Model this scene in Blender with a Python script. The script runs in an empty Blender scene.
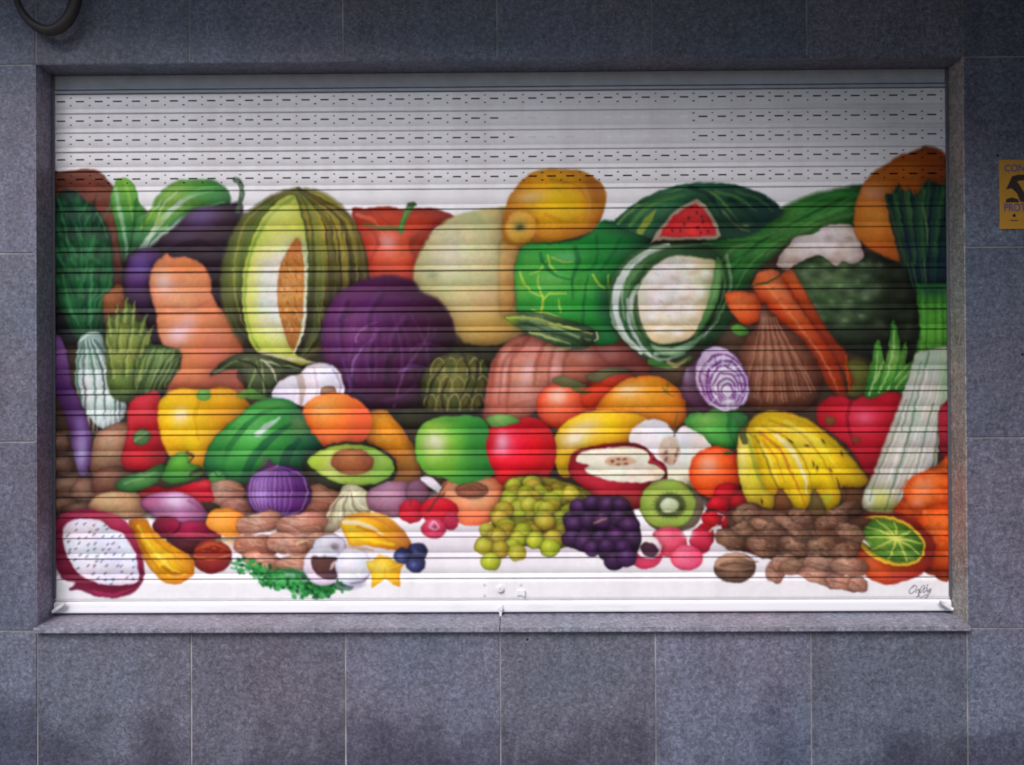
import bpy, bmesh, math, random
import numpy as np
from mathutils import Vector, Matrix, Euler
# ------------------------------------------------------------------ scene
# metres. x runs along the facade, +y into the building, z up. The stone facade's face is y = 0.
S = bpy.context.scene
COL = S.collection
Z0 = 0.70                      # bottom of the shutter above the pavement
SH = 2.07                      # shutter height
SW = 3.44                      # opening width
HW = SW/2
RD = 0.131                     # depth of the recess
CAMX, CAMY, CAMZ = 0.0784, -3.2576, Z0+0.8643
FPX = 880.0
ZT, ZB = Z0+SH+0.004, Z0-0.033

def link(o, parent=None):
    COL.objects.link(o)
    if parent: o.parent = parent
    return o
def tag(o, label=None, cat=None, group=None, kind=None):
    if label: o['label'] = label
    if cat: o['category'] = cat
    if group: o['group'] = group
    if kind: o['kind'] = kind
    return o
def empty(name, loc):
    o = bpy.data.objects.new(name, None); o.empty_display_size = .1; o.location = loc
    return link(o)
def mesh_obj(name, bm, mats, parent=None, smooth=False):
    me = bpy.data.meshes.new(name); bm.normal_update(); bm.to_mesh(me); bm.free()
    for m in (mats if isinstance(mats, (list, tuple)) else [mats]): me.materials.append(m)
    if smooth:
        for p in me.polygons: p.use_smooth = True
    o = bpy.data.objects.new(name, me); link(o)
    if parent:
        o.parent = parent; o.location = -parent.location
    return o
def box(bm, x0, x1, y0, y1, z0, z1, mi=0, bev=0):
    r = bmesh.ops.create_cube(bm, size=1)
    for v in r['verts']:
        v.co = Vector((x0+(v.co.x+.5)*(x1-x0), y0+(v.co.y+.5)*(y1-y0), z0+(v.co.z+.5)*(z1-z0)))
    fs = list({f for v in r['verts'] for f in v.link_faces})
    for f in fs: f.material_index = mi
    if bev:
        es = list({e for f in fs for e in f.edges})
        bmesh.ops.bevel(bm, geom=es, offset=bev, segments=2, profile=.6, affect='EDGES')
def tube(bm, pts, rad, seg=10, mi=0):
    n = len(pts); rings = []
    for i, p in enumerate(pts):
        p = Vector(p); t = (Vector(pts[min(i+1, n-1)])-Vector(pts[max(i-1, 0)])).normalized()
        a = t.cross(Vector((0, 1, 0)));
        if a.length < .1: a = t.cross(Vector((1, 0, 0)))
        a.normalize(); b = t.cross(a)
        r = rad[i] if isinstance(rad, (list, tuple)) else rad
        rings.append([bm.verts.new(p+a*r*math.cos(k*2*math.pi/seg)+b*r*math.sin(k*2*math.pi/seg)) for k in range(seg)])
    for i in range(n-1):
        for k in range(seg):
            f = bm.faces.new((rings[i][k], rings[i][(k+1) % seg], rings[i+1][(k+1) % seg], rings[i+1][k])); f.material_index = mi; f.smooth = True
    bm.faces.new(rings[0]); bm.faces.new(rings[-1][::-1])
def cyl(bm, c, r, h, axis='y', seg=20, mi=0, r2=None):
    rot = {'y': Matrix.Rotation(math.pi/2, 4, 'X'), 'x': Matrix.Rotation(math.pi/2, 4, 'Y'), 'z': Matrix.Identity(4)}[axis]
    q = bmesh.ops.create_cone(bm, cap_ends=True, segments=seg, radius1=r, radius2=r if r2 is None else r2, depth=h, matrix=Matrix.Translation(c) @ rot)
    for f in {f for v in q['verts'] for f in v.link_faces}: f.material_index = mi

# ------------------------------------------------------------------ materials
class NT:
    def __init__(s, name):
        s.m = bpy.data.materials.new(name); s.m.use_nodes = True; s.t = s.m.node_tree
        s.b = s.t.nodes['Principled BSDF']; s.o = s.t.nodes['Material Output']
    def n(s, typ, **k):
        x = s.t.nodes.new(typ)
        for a, v in k.items():
            if a in x.inputs: x.inputs[a].default_value = v
            else: setattr(x, a, v)
        return x
    def l(s, a, b): s.t.links.new(a, b)
    def noise(s, scale, detail=4, rough=.6, vec=None):
        x = s.n('ShaderNodeTexNoise'); x.inputs['Scale'].default_value = scale; x.inputs['Detail'].default_value = detail; x.inputs['Roughness'].default_value = rough
        if vec: s.l(vec, x.inputs['Vector'])
        return x.outputs['Fac']
    def ramp(s, fac, stops):
        x = s.n('ShaderNodeValToRGB'); e = x.color_ramp.elements
        while len(e) < len(stops): e.new(.5)
        for q, (p, c) in zip(e, stops):
            q.position = p; q.color = (*c, 1) if len(c) == 3 else c
        s.l(fac, x.inputs['Fac']); return x.outputs['Color']
    def mix(s, f, a, b, mode='MIX'):
        x = s.n('ShaderNodeMix', data_type='RGBA', blend_type=mode)
        for k, v in ((0, f), (6, a), (7, b)):
            if isinstance(v, bpy.types.NodeSocket): s.l(v, x.inputs[k])
            elif k == 0: x.inputs[0].default_value = v
            else: x.inputs[k].default_value = (*v, 1)
        return x.outputs[2]
    def bump(s, h, strength=.3, dist=.002):
        x = s.n('ShaderNodeBump'); x.inputs['Strength'].default_value = strength; x.inputs['Distance'].default_value = dist
        s.l(h, x.inputs['Height']); s.l(x.outputs['Normal'], s.b.inputs['Normal'])
    def col(s, c):
        if isinstance(c, bpy.types.NodeSocket): s.l(c, s.b.inputs['Base Color'])
        else: s.b.inputs['Base Color'].default_value = (*c, 1)
def g(v): return (v, v, v)
def plain(name, c, rough=.5, metal=0, var=.12, scale=30):
    k = NT(name); tc = k.n('ShaderNodeTexCoord').outputs['Object']
    f = k.noise(scale, 5, .6, tc)
    k.col(k.ramp(f, [(.3, tuple(x*(1-var) for x in c)), (.7, tuple(min(1, x*(1+var)) for x in c))]))
    k.b.inputs['Roughness'].default_value = rough; k.b.inputs['Metallic'].default_value = metal
    return k.m
def granite(name, tint, rough=.55, polished=False):
    """grey-blue granite: fine crystals, per-slab tone, faint stains and drips"""
    k = NT(name); tc = k.n('ShaderNodeTexCoord').outputs['Object']
    v = k.n('ShaderNodeTexVoronoi'); v.inputs['Scale'].default_value = 150; k.l(tc, v.inputs['Vector'])
    sep = k.n('ShaderNodeSeparateColor'); k.l(v.outputs['Color'], sep.inputs[0])
    a = tuple(x*.42 for x in tint); b = tuple(x*.85 for x in tint); c = tuple(min(.9, x*1.3) for x in tint); d = tuple(min(.9, x*2.1) for x in tint)
    cr = k.ramp(sep.outputs[0], [(0, a), (.22, b), (.62, c), (1, d)])
    fine = k.noise(120, 3, .7, tc)
    cr = k.mix(.5, cr, k.ramp(fine, [(.3, b), (.7, c)]))
    mm = k.noise(48, 4, .75, tc); cr = k.mix(1, cr, k.ramp(mm, [(.32, g(.62)), (.68, g(1.36))]), 'MULTIPLY')
    med = k.noise(9, 6, .65, tc)
    cr = k.mix(1, cr, k.ramp(med, [(.3, g(.82)), (.7, g(1.12))]), 'MULTIPLY')
    # broad, irregular warm / cool mineral drift between quarry batches
    big = k.noise(1.3, 3, .5, tc)
    cr = k.mix(1, cr, k.ramp(big, [(.35, (1.12, .95, .98)), (.65, (.9, 1.0, 1.06))]), 'MULTIPLY')
    at = k.n('ShaderNodeAttribute', attribute_name='tone')
    cr = k.mix(1, cr, at.outputs['Color'], 'MULTIPLY')
    # long vertical water marks
    mp = k.n('ShaderNodeMapping'); mp.inputs['Scale'].default_value = (5.0, 1, .35); k.l(tc, mp.inputs['Vector'])
    dr = k.noise(2.2, 5, .6, mp.outputs['Vector'])
    cr = k.mix(1, cr, k.ramp(dr, [(.45, g(1)), (.75, g(.84))]), 'MULTIPLY')
    # splash dirt climbing unevenly from the pavement, and soot washed down under ledges
    sx = k.n('ShaderNodeSeparateXYZ'); k.l(tc, sx.inputs[0])
    sn = k.noise(2.6, 6, .62, tc)
    a1 = k.n('ShaderNodeMath', operation='MULTIPLY_ADD'); k.l(sn, a1.inputs[0]); a1.inputs[1].default_value = 1.25
    k.l(sx.outputs[2], a1.inputs[2])
    cr = k.mix(1, cr, k.ramp(a1.outputs[0], [(.74, (.42, .43, .5)), (.86, (.62, .63, .68)), (1.08, g(1))]), 'MULTIPLY')
    k.col(cr)
    k.l(k.ramp(fine, [(0, g(rough-.1)), (1, g(rough+.12))]), k.b.inputs['Roughness'])
    k.bump(k.noise(260, 3, .7, tc), .35, .0015)
    return k.m
GT = (.106, .115, .153)
M_gran = granite('granite', GT)
M_sill = granite('granite_honed', (.20, .203, .245), .45)
M_grout = plain('grout', (.27, .265, .275), .9, 0, .6, 4.5)
M_concrete = plain('concrete', (.34, .33, .32), .85, 0, .12, 6)
M_dark = plain('dark_void', (.012, .012, .014), .9)
M_rubber = plain('black_rubber', (.026, .02, .02), .55)
M_alu = plain('grey_metal', (.16, .16, .18), .45, .6, .1, 60)
M_whitem = plain('white_metal', (.74, .74, .76), .35, 0, .04, 40)
M_steel = plain('steel', (.5, .5, .52), .35, .9)
M_asph = plain('asphalt', (.05, .05, .052), .9, 0, .3, 40)
M_pave = plain('paving', (.22, .21, .20), .85, 0, .15, 9)
import numpy as np, math
# ------------------------------------------------------------------ the painted mural
# The mural is painted shape by shape on a flat sheet (sheet units: x 46..958, y 68..618),
# then laid on the shutter's slats as a colour attribute.
MS = 2.0
MX0, MY0, MX1, MY1 = 46, 68, 958, 618
MWd, MHt = int((MX1-MX0)*MS), int((MY1-MY0)*MS)
_r = np.random.RandomState(7)
def _vn(w, h, cx, cy, seed):
    r = np.random.RandomState(seed)
    gx, gy = int(w/cx)+3, int(h/cy)+3
    g = r.rand(gy, gx).astype(np.float32)
    x = np.arange(w)/cx; y = np.arange(h)/cy
    xi = x.astype(int); yi = y.astype(int)
    fx = (x-xi); fy = (y-yi); fx = fx*fx*(3-2*fx); fy = fy*fy*(3-2*fy)
    a = g[yi][:, xi]; b = g[yi][:, xi+1]; c = g[yi+1][:, xi]; d = g[yi+1][:, xi+1]
    fx = fx[None, :]; fy = fy[:, None]
    return ((a*(1-fx)+b*fx)*(1-fy)+(c*(1-fx)+d*fx)*fy).astype(np.float32)
NZ = (_vn(MWd, MHt, 34, 30, 1)+0.6*_vn(MWd, MHt, 13, 11, 2)+0.4*_vn(MWd, MHt, 5, 5, 3))/2.0*2-1
NF = (_vn(MWd, MHt, 4, 4, 4)+_vn(MWd, MHt, 2.2, 2.2, 5))-1
NZB = np.roll(NZ[:, ::-1], 211, 0); NZC = np.roll(NZ[::-1], 97, 1)
C = np.ones((MHt, MWd, 3), np.float32)
MASK = np.zeros((MHt, MWd), np.float32)
def hx(s):
    return np.array([int(s[i:i+2], 16)/255 for i in (0, 2, 4)], np.float32)
def cat(pts, closed=True, n=6):
    P = np.array(pts, float)
    if len(P) < 3: return P
    if closed: Q = np.vstack([P[-1], P, P[0], P[1]])
    else: Q = np.vstack([2*P[0]-P[1], P, 2*P[-1]-P[-2]])
    out = []
    for i in range(1, len(Q)-2):
        p0, p1, p2, p3 = Q[i-1], Q[i], Q[i+1], Q[i+2]
        for t in np.arange(n)/n:
            out.append(0.5*((2*p1)+(-p0+p2)*t+(2*p0-5*p1+4*p2-p3)*t*t+(-p0+3*p1-3*p2+p3)*t**3))
    if not closed: out.append(Q[-2])
    return np.array(out)
def mbox(x0, y0, x1, y1):
    i0 = max(0, int((x0-MX0)*MS)); i1 = min(MWd, int((x1-MX0)*MS)+1)
    j0 = max(0, int((y0-MY0)*MS)); j1 = min(MHt, int((y1-MY0)*MS)+1)
    if i1 <= i0 or j1 <= j0: return None
    X = (np.arange(i0, i1)+.5)/MS+MX0; Y = (np.arange(j0, j1)+.5)/MS+MY0
    return slice(j0, j1), slice(i0, i1), X[None, :].astype(np.float32), Y[:, None].astype(np.float32)
def sdf(P, X, Y):
    d = np.full(np.broadcast(X, Y).shape, 1e9, np.float32); ins = np.zeros(d.shape, bool)
    n = len(P)
    for i in range(n):
        ax, ay = P[i]; bx, by = P[(i+1) % n]
        ex, ey = bx-ax, by-ay; L = ex*ex+ey*ey+1e-9
        t = np.clip(((X-ax)*ex+(Y-ay)*ey)/L, 0, 1)
        d = np.minimum(d, (X-ax-t*ex)**2+(Y-ay-t*ey)**2)
        if (ay > Y.min()-1e9) and ay != by:
            c = ((ay > Y) != (by > Y)) & (X < ex*(Y-ay)/ey+ax)
            ins ^= c
    d = np.sqrt(d)
    return np.where(ins, d, -d)
def ramp(cols, t):
    K = np.array([hx(c) for c in cols]); n = len(K)-1
    t = np.clip(t, 0, 1)*n; i = np.minimum(t.astype(int), n-1) if n else np.zeros_like(t, int)
    if n == 0: return np.broadcast_to(K[0], t.shape+(3,)).copy()
    f = (t-i)[..., None]
    return K[i]*(1-f)+K[i+1]*f
def fill(pts, cols, light=None, R=None, rim=None, soft=1.0, nz=0.05, warp=0.10, smooth=True, lin=None, a=1.0, halo=.5):
    """paint a closed shape; cols run from the lit point outwards (or along lin)"""
    global MASK
    if isinstance(cols, str): cols = cols.split()
    P = cat(pts) if smooth else np.array(pts, float)
    x0, y0 = P.min(0)-3; x1, y1 = P.max(0)+3
    b = mbox(x0-11, y0-11, x1+11, y1+11)
    if b is None: return
    sj, si, X, Y = b
    d = sdf(P, X, Y)
    size = min(x1-x0, y1-y0)-6
    soft = max(soft, size*.014); halo = halo*.72*min(1, .35+size/70)
    m = np.clip(d/(2*soft)+.5, 0, 1)*a
    # the painter's dark glaze in the gaps behind each fruit (never on the bare white)
    hw = min(6.0, 1.5+size*.08); K0 = C[sj, si]
    bare = np.clip((K0.min(-1)-.62)/.16, 0, 1)
    hq = (halo*a*np.exp(-np.maximum(-d, 0)/hw)*(d < 1)*(1-bare))[..., None]
    C[sj, si] = K0*(1-hq)+K0*K0*np.array([.42, .34, .34], np.float32)*hq
    N = NZ[sj, si]
    if rim is None and size > 9: rim = (None, size*.16, .22+.2*min(1, size/60))
    if lin:
        ax, ay, bx, by = lin; L = (bx-ax)**2+(by-ay)**2
        t = ((X-ax)*(bx-ax)+(Y-ay)*(by-ay))/L
    else:
        if light is None: light = (x0+(x1-x0)*.38, y0+(y1-y0)*.35)
        if R is None: R = .62*math.hypot(x1-x0, y1-y0)
        t = np.sqrt((X-light[0])**2+(Y-light[1])**2)/R
    col = ramp(cols, t+warp*N)
    if rim:
        rc, rw, rs = rim
        k = np.clip(1-d/rw, 0, 1)[..., None]**1.5*rs
        col = col*(1-k)+(hx(rc) if rc else col*hx(cols[-1])*.9)*k
    col = col*(1+(nz+.05)*N[..., None]+(nz*.6+.02)*NF[sj, si][..., None])
    col = col*(1+.07*np.stack([NZB[sj, si], -NZB[sj, si]*.3, NZC[sj, si]], -1))
    m3 = m[..., None]
    C[sj, si] = C[sj, si]*(1-m3)+col*m3
    MASK = np.zeros((MHt, MWd), np.float32); MASK[sj, si] = m
def epts(cx, cy, rx, ry, ang=0, n=14, wob=0, seed=0):
    r = np.random.RandomState(seed+int(cx*7+cy)); a = math.radians(ang); o = []
    for i in range(n):
        t = 2*math.pi*i/n; k = 1+wob*(r.rand()-.5)
        x, y = rx*k*math.cos(t), ry*k*math.sin(t)
        o.append((cx+x*math.cos(a)-y*math.sin(a), cy+x*math.sin(a)+y*math.cos(a)))
    return o
def ell(cx, cy, rx, ry, cols, ang=0, wob=0, **k):
    fill(epts(cx, cy, rx, ry, ang, wob=wob), cols, **k)
def stroke(pts, col, w, w2=None, a=1.0, soft=0.9, clip=True, w0=None):
    """tapered brush line w (middle) -> w2 (end)"""
    P = cat(pts, False, 5); n = len(P)
    w2 = w if w2 is None else w2; w0 = w if w0 is None else w0
    pad = max(w, w2, w0)+3
    x0, y0 = P.min(0)-pad; x1, y1 = P.max(0)+pad
    b = mbox(x0, y0, x1, y1)
    if b is None: return
    sj, si, X, Y = b
    best = np.full(np.broadcast(X, Y).shape, -1e9, np.float32)
    for i in range(n-1):
        ax, ay = P[i]; bx, by = P[i+1]
        ex, ey = bx-ax, by-ay; L = ex*ex+ey*ey+1e-9
        t = np.clip(((X-ax)*ex+(Y-ay)*ey)/L, 0, 1)
        d = np.sqrt((X-ax-t*ex)**2+(Y-ay-t*ey)**2)
        s = (i+t)/(n-1)
        ww = np.where(s < .5, w0+(w-w0)*s*2, w+(w2-w)*(s-.5)*2)/2
        best = np.maximum(best, ww-d)
    m = np.clip(best/(2*soft)+.5, 0, 1)*a
    if clip: m = m*MASK[sj, si]
    m = m[..., None]
    C[sj, si] = C[sj, si]*(1-m)+hx(col)*(1+.05*NZ[sj, si][..., None])*m
def glow(cx, cy, rx, ry, col, a=.7, ang=0, clip=True, p=1.0):
    q = 2.6*max(rx, ry); b = mbox(cx-q, cy-q, cx+q, cy+q)
    if b is None: return
    sj, si, X, Y = b; t = math.radians(ang)
    u = (X-cx)*math.cos(t)+(Y-cy)*math.sin(t); v = -(X-cx)*math.sin(t)+(Y-cy)*math.cos(t)
    m = a*np.exp(-((u/rx)**2+(v/ry)**2)**p)
    if clip: m = m*MASK[sj, si]
    m = m[..., None]
    C[sj, si] = C[sj, si]*(1-m)+hx(col)*m
def streaks(cx, cy, rx, ry, cols, n, w, ang=0, a=.5, seed=0, L=.5, clip=True):
    r = np.random.RandomState(seed+int(cx+cy)); t0 = math.radians(ang)
    for _ in range(n):
        th = r.rand()*6.28; q = r.rand()**.5
        x = cx+q*rx*math.cos(th); y = cy+q*ry*math.sin(th); l = L*max(rx, ry)*(.4+r.rand()*.8)
        t = t0+(r.rand()-.5)*.35
        dx, dy = math.cos(t)*l/2, math.sin(t)*l/2; bd = (r.rand()-.5)*l*.25
        stroke([(x-dx, y-dy), (x-bd*math.sin(t), y+bd*math.cos(t)), (x+dx, y+dy)], cols[r.randint(len(cols))], w, w*.3, a*(.5+.5*r.rand()), clip=clip, w0=w*.3)
def nut(cx, cy, rx, ry, cols, ang=0, seed=0, waist=.24, wob=0, **k):
    r = np.random.RandomState(seed+int(cx*3+cy)); t0 = math.radians(ang); o = []
    for i in range(20):
        t = 2*math.pi*i/20; f = (1-waist*math.exp(-(math.cos(t)/.38)**2))*(1+.1*(r.rand()-.5))*(1+.1*math.cos(t))
        x, y = rx*f*math.cos(t), ry*f*math.sin(t); o.append((cx+x*math.cos(t0)-y*math.sin(t0), cy+x*math.sin(t0)+y*math.cos(t0)))
    fill(o, cols, **k)
def lumps(pts, cols, rs, a=.8, seed=0):
    r = np.random.RandomState(seed)
    for x, y in pts:
        c = cols[r.randint(len(cols))]; q = rs*(.7+.6*r.rand())
        glow(x, y, q, q*.8, c, a, r.rand()*90, p=1.6)
def scat(x0, y0, x1, y1, n, seed=0):
    r = np.random.RandomState(seed); return [(x0+r.rand()*(x1-x0), y0+r.rand()*(y1-y0)) for _ in range(n)]
def meridians(cx, cy, rx, ry, ks, col, w, a=.5, ang=0, bulge=1.0):
    t = math.radians(ang)
    for k in ks:
        P = []
        for s in np.linspace(-1, 1, 7):
            x = k*rx*math.sqrt(max(0, 1-(s*bulge)**2)); y = s*ry
            P.append((cx+x*math.cos(t)-y*math.sin(t), cy+x*math.sin(t)+y*math.cos(t)))
        stroke(P, col, w, w*.4, a, w0=w*.4)

# ---------- ground tone behind the heap
fill([(50,195),(110,190),(150,215),(240,215),(330,225),(420,235),(520,240),(640,225),(760,225),(860,215),(952,180),(952,560),(870,560),(750,535),(700,500),(600,495),(480,480),(420,500),(330,500),(230,530),(150,515),(50,520)],
     '6a4c38 58402e 6a5440', smooth=False, soft=2, nz=.12)
# soft lilac shadow on the white under the heap
for x in range(60, 945, 14):
    glow(x, 545+6*math.sin(x*.05), 16, 20, 'b9a6b8', .16, clip=False)
# ---------- top left
fill([(50,177),(62,173),(80,170),(93,170),(104,175),(113,186),(117,203),(119,225),(124,250),(128,275),(128,300),(120,330),(60,330),(50,250)], '8a4a36 7a3f2e 6a3a30 4a262a', light=(100,205), R=120, rim=('5a2c22',5,.5), nz=.12)
stroke([(60,185),(85,178),(105,188)], '5f2f22', 6, 2, .5); stroke([(112,195),(115,235),(122,270)], '9a6248', 6, 3, .5)
streaks(85,190,30,16,['5a2e22','94553f'],16,2,15,.4,1)
fill([(112,195),(116,184),(121,179),(128,179),(134,184),(138,193),(142,205),(148,216),(146,240),(138,258),(128,266),(123,258),(119,235),(114,212)], '86bd4a 58a33c 2f7d38 1f6234', lin=(125,178,130,262), rim=('2c6a2a',3,.4), nz=.1)
stroke([(117,190),(121,213),(126,235),(129,262)], 'a9cfae', 4, 3, .75); stroke([(119,208),(126,220)], '9fd0a4', 3, 1, .6); stroke([(138,200),(135,225),(131,250)], '1d5a2c', 3, 1, .5)
stroke([(126,184),(131,200),(134,222)], '9ed05a', 4, 1, .6)
fill([(130,264),(134,240),(140,218),(150,213),(158,198),(168,187),(182,181),(200,180),(217,182),(228,190),(232,203),(222,212),(205,218),(185,228),(165,243),(148,258),(138,270)], '8cbc52 68a648 448648 32704a', light=(175,195), R=70, rim=('2c7a30',3,.4), nz=.1)
for p,w,c in [([(134,264),(146,245),(160,225),(176,208),(195,196),(215,192)],6,'cfe4d4'),([(137,262),(155,247),(172,238),(190,228),(208,215)],3.4,'b4dcc4'),([(150,240),(158,222),(164,206),(178,192)],2.2,'d6e8c0'),([(148,216),(158,208),(163,200)],2.2,'c8e4c0'),([(160,232),(178,221),(200,210),(225,203)],3,'a9d8b4'),([(143,228),(152,214),(155,206)],4,'9cc840'),([(140,262),(160,240),(184,222),(206,214)],7,'cfe2da'),([(150,256),(170,243),(196,230)],5,'d4e4e0'),([(185,200),(200,190),(220,186)],2.5,'7fce6a')]:
    stroke(p, c, w, 1.2, .8)
stroke([(150,212),(146,222),(143,235)], '2a6a2a', 4, 2, .6); stroke([(170,226),(186,214),(205,205)], '2f7d46', 3, 1, .6); glow(208,194,16,8,'4dab4e',.6); glow(160,220,8,10,'98c63c',.5,-50)
fill([(126,285),(124,272),(129,258),(138,250),(152,247),(165,236),(180,224),(190,213),(205,208),(225,206),(240,203),(244,210),(240,222),(233,240),(226,262),(222,285),(222,305),(205,300),(185,300),(168,330),(163,345),(150,345),(140,300)], '5a4068 3d2636 321e2c 2c1a26', light=(203,215), R=55, rim=('20121c',4,.6))
glow(203,216,20,9,'6e5788',.75,-10); glow(182,238,22,8,'4e3558',.5,-35); stroke([(150,262),(175,250),(200,243),(220,250)], '241420', 8, 4, .7)
fill([(125,275),(129,262),(136,253),(148,249),(160,250),(164,258),(155,268),(150,285),(153,303),(160,322),(164,345),(158,352),(148,348),(146,320),(134,305),(126,292)], '5c3a78 4c285e 3a1c3c 2c162a', light=(143,268), R=50, nz=.08)
glow(143,266,9,12,'6f55a0',.6); glow(135,300,8,10,'3a1f46',.5)
stroke([(200,208),(220,207),(238,212)], '3f6a4a', 6, 3, .7); stroke([(236,180),(241,184),(242.5,195),(239,212)], '536b54', 5, 5, 1, clip=False); stroke([(237,181),(241.5,186),(242,198)], '93ad90', 1.6, 1, .8, clip=False)
# spring onions
fill([(52,205),(53,345),(80,345),(75,250)], '1c1a22 1a1a1e', smooth=False, nz=.1)
fill([(52,215),(58,198),(66,191),(76,192),(88,202),(100,213),(108,226),(113,245),(115,275),(113,300),(108,322),(101,341),(80,341),(70,328),(60,300),(53,272)], '17552c 124324 0f3a28 0d2f24', light=(92,290), R=110, nz=.2, rim=('0b2418',5,.5))
r_ = np.random.RandomState(3)
for i in range(46):
    x = 56+r_.rand()*56; y = 195+r_.rand()*70; bx = 86+(x-84)*.32+r_.rand()*6
    stroke([(x,y),((x+bx)/2+(x-84)*.22,(y+330)/2),(bx,338)], ['1f6e33','0b2c1c','2d7f46','165a30','0d3826'][i%5], 2.4, 1, .5, w0=1)
for i in range(60):
    x = 55+r_.rand()*58; y = 192+r_.rand()*120; s_ = 1 if x > 84 else -1
    stroke([(x-s_*6,y+16),(x-s_*1,y+6),(x+s_*(1+r_.rand()*4),y-5)],['1a5c2c','0b2a1c','2f7d44','124a26','3c8a50'][i%5],3.6,.8,.6,clip=(y>205 and 60<x<108),w0=1)
for i in range(40):
    x = 58+r_.rand()*52; y = 200+r_.rand()*110; glow(x,y,3.5,2.4,['2a7440','0a2418','3a8a4c'][i%3],.5,r_.rand()*90)
for p in [[(97,213),(104,222),(108,238)],[(64,275),(70,300),(80,325)],[(93,272),(92,300),(90,325)],[(108,290),(98,300),(92,322)],[(60,200),(66,225),(70,245)]]: stroke(p,'4f9a5a',1.4,.8,.7)
fill([(80,341),(86,334),(96,331),(102,334),(107,346),(114,362),(121,380),(126,396),(128,410),(122,421),(112,426),(103,428),(94,421),(84,405),(78,388),(77,365)], 'd6e2da b9ccc6 93aaa6', light=(98,400), R=75, nz=.1)
glow(92,352,12,14,'5f9a78',.6)
for i,x in enumerate([82,87,92,97,101,106,111,117,121]):
    stroke([(90+(x-100)*.32,340),(x-3+(i%2),372),(x,400),(x-1,420)], ['2c5a48','3c3a4e','dfe9e4','35604e','e2ecea','2e3c44','e8efee','45695c','38405a'][i], 2.0, 1, .75, w0=1)
for x in range(84,124,5): stroke([(x,410),(x+1,421),(x+(x%3)-1,428+((x*7)%5))], 'dde6e2', 1.8, .8, .8, clip=False)
stroke([(82,341),(90,334),(101,333)], 'cfe4d6', 2.2, 1, .8, clip=False)
# romanesco / artichoke
fill([(104,300),(110,292),(118,284),(124,288),(126,310),(122,330),(108,335)], '9a5a30 7a4828 4a3020', nz=.15)
fill([(109,320),(116,317),(124,310),(130,303),(134,310),(139,322),(146,322),(149,332),(158,346),(183,346),(181,362),(184,378),(176,388),(160,394),(130,402),(112,394),(107,360)], '93a048 76883e 5f7534 44582c', light=(128,350), R=55, nz=.2)
fill([(143,352),(155,345),(184,345),(180,360),(183,376),(172,388),(150,396),(138,392),(134,372)], '6f8a4c 4f6e36 3a5228', light=(160,355), R=45, nz=.15)
for i in range(9): stroke([(136+i*5,392-i*.8),(146+i*4,370),(155+i*3.4,348)], ['aab878','2e4422','8aa05c'][i%3], 2.4, 1, .6, w0=1)
for i in range(6): stroke([(112+i*6,395),(113+i*6.5,360),(118+i*5,325)], ['a6b45c','3f5228'][i%2], 2.5, 1, .5)
for x_,y_,dx_,dy_ in [(112,330,-3,-16),(118,322,0,-18),(126,316,2,-18),(134,318,2,-16),(142,328,5,-14),(148,338,6,-12),(112,350,-5,-16),(122,345,-1,-20),(132,342,2,-20),(142,350,6,-18),(116,372,-5,-18),(128,370,0,-22),(140,374,6,-18)]:
    stroke([(x_-4,y_+6),(x_+dx_*.4-2,y_+dy_*.4),(x_+dx_,y_+dy_)],'46582a',3,.8,.7,clip=False); stroke([(x_,y_+6),(x_+dx_*.5,y_+dy_*.4),(x_+dx_+1,y_+dy_)],'a3b05c',3,.8,.7,clip=False)
for k_ in range(8): stroke([(148+k_*3,392-k_),(158+k_*3.4,372-k_*1.5),(170+k_*2.2,350+k_*2)],['8ea468','2c4020'][k_%2],2.6,.8,.6,clip=False)
stroke([(134,310),(133,325),(137,335)], '2a2426', 3, 1, .8); stroke([(146,322),(141,335),(137,352)], 'b0bc70', 2, 1, .6)
# long violet aubergine
fill([(53,338),(61,336),(66,345),(70,362),(74,385),(82,402),(89,420),(93,442),(92,462),(86,477),(79,470),(74,450),(70,428),(62,402),(54,385)], '7c5290 582a6c 441c50', light=(60,352), R=70, rim=('2c1640',3,.5))
glow(60,352,8,12,'8e5a9a',.7); glow(83,452,8,24,'b3a4d8',.85); glow(82,428,6,14,'8a70b0',.6,-15); glow(66,395,9,18,'3c1c52',.6); stroke([(90,432),(92,455),(88,474)],'6a3f86',4,2,.6)
# ---------- left potatoes
for x,y,rx,ry in [(60,443,11,12),(62,465,12,11),(68,486,20,12),(62,505,18,9),(92,490,20,14),(84,510,20,8)]:
    ell(x,y,rx,ry,'8a6450 6e4a3a 4a2e28',nz=.2,wob=.2,soft=1.6,rim=('3a2420',5,.6)); glow(x-2,y-3,rx*.5,ry*.35,'b89880',.4)
fill([(96,438),(106,428),(120,422),(132,424),(136,440),(132,462),(118,480),(100,486),(92,470)], 'c29a78 9a6f54 6a4332', light=(112,438), R=48, nz=.12)
fill([(94,475),(112,466),(132,470),(138,484),(122,496),(98,496)], '9a6a52 7a4a3a 56322c', light=(110,474), R=34, nz=.14)
fill([(90,505),(98,495),(118,491),(140,494),(148,505),(144,516),(110,518),(92,514)], 'd8b688 c29a70 8a6248', light=(110,500), R=45, nz=.1)
glow(84,505,12,10,'6a3440',.5)
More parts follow.
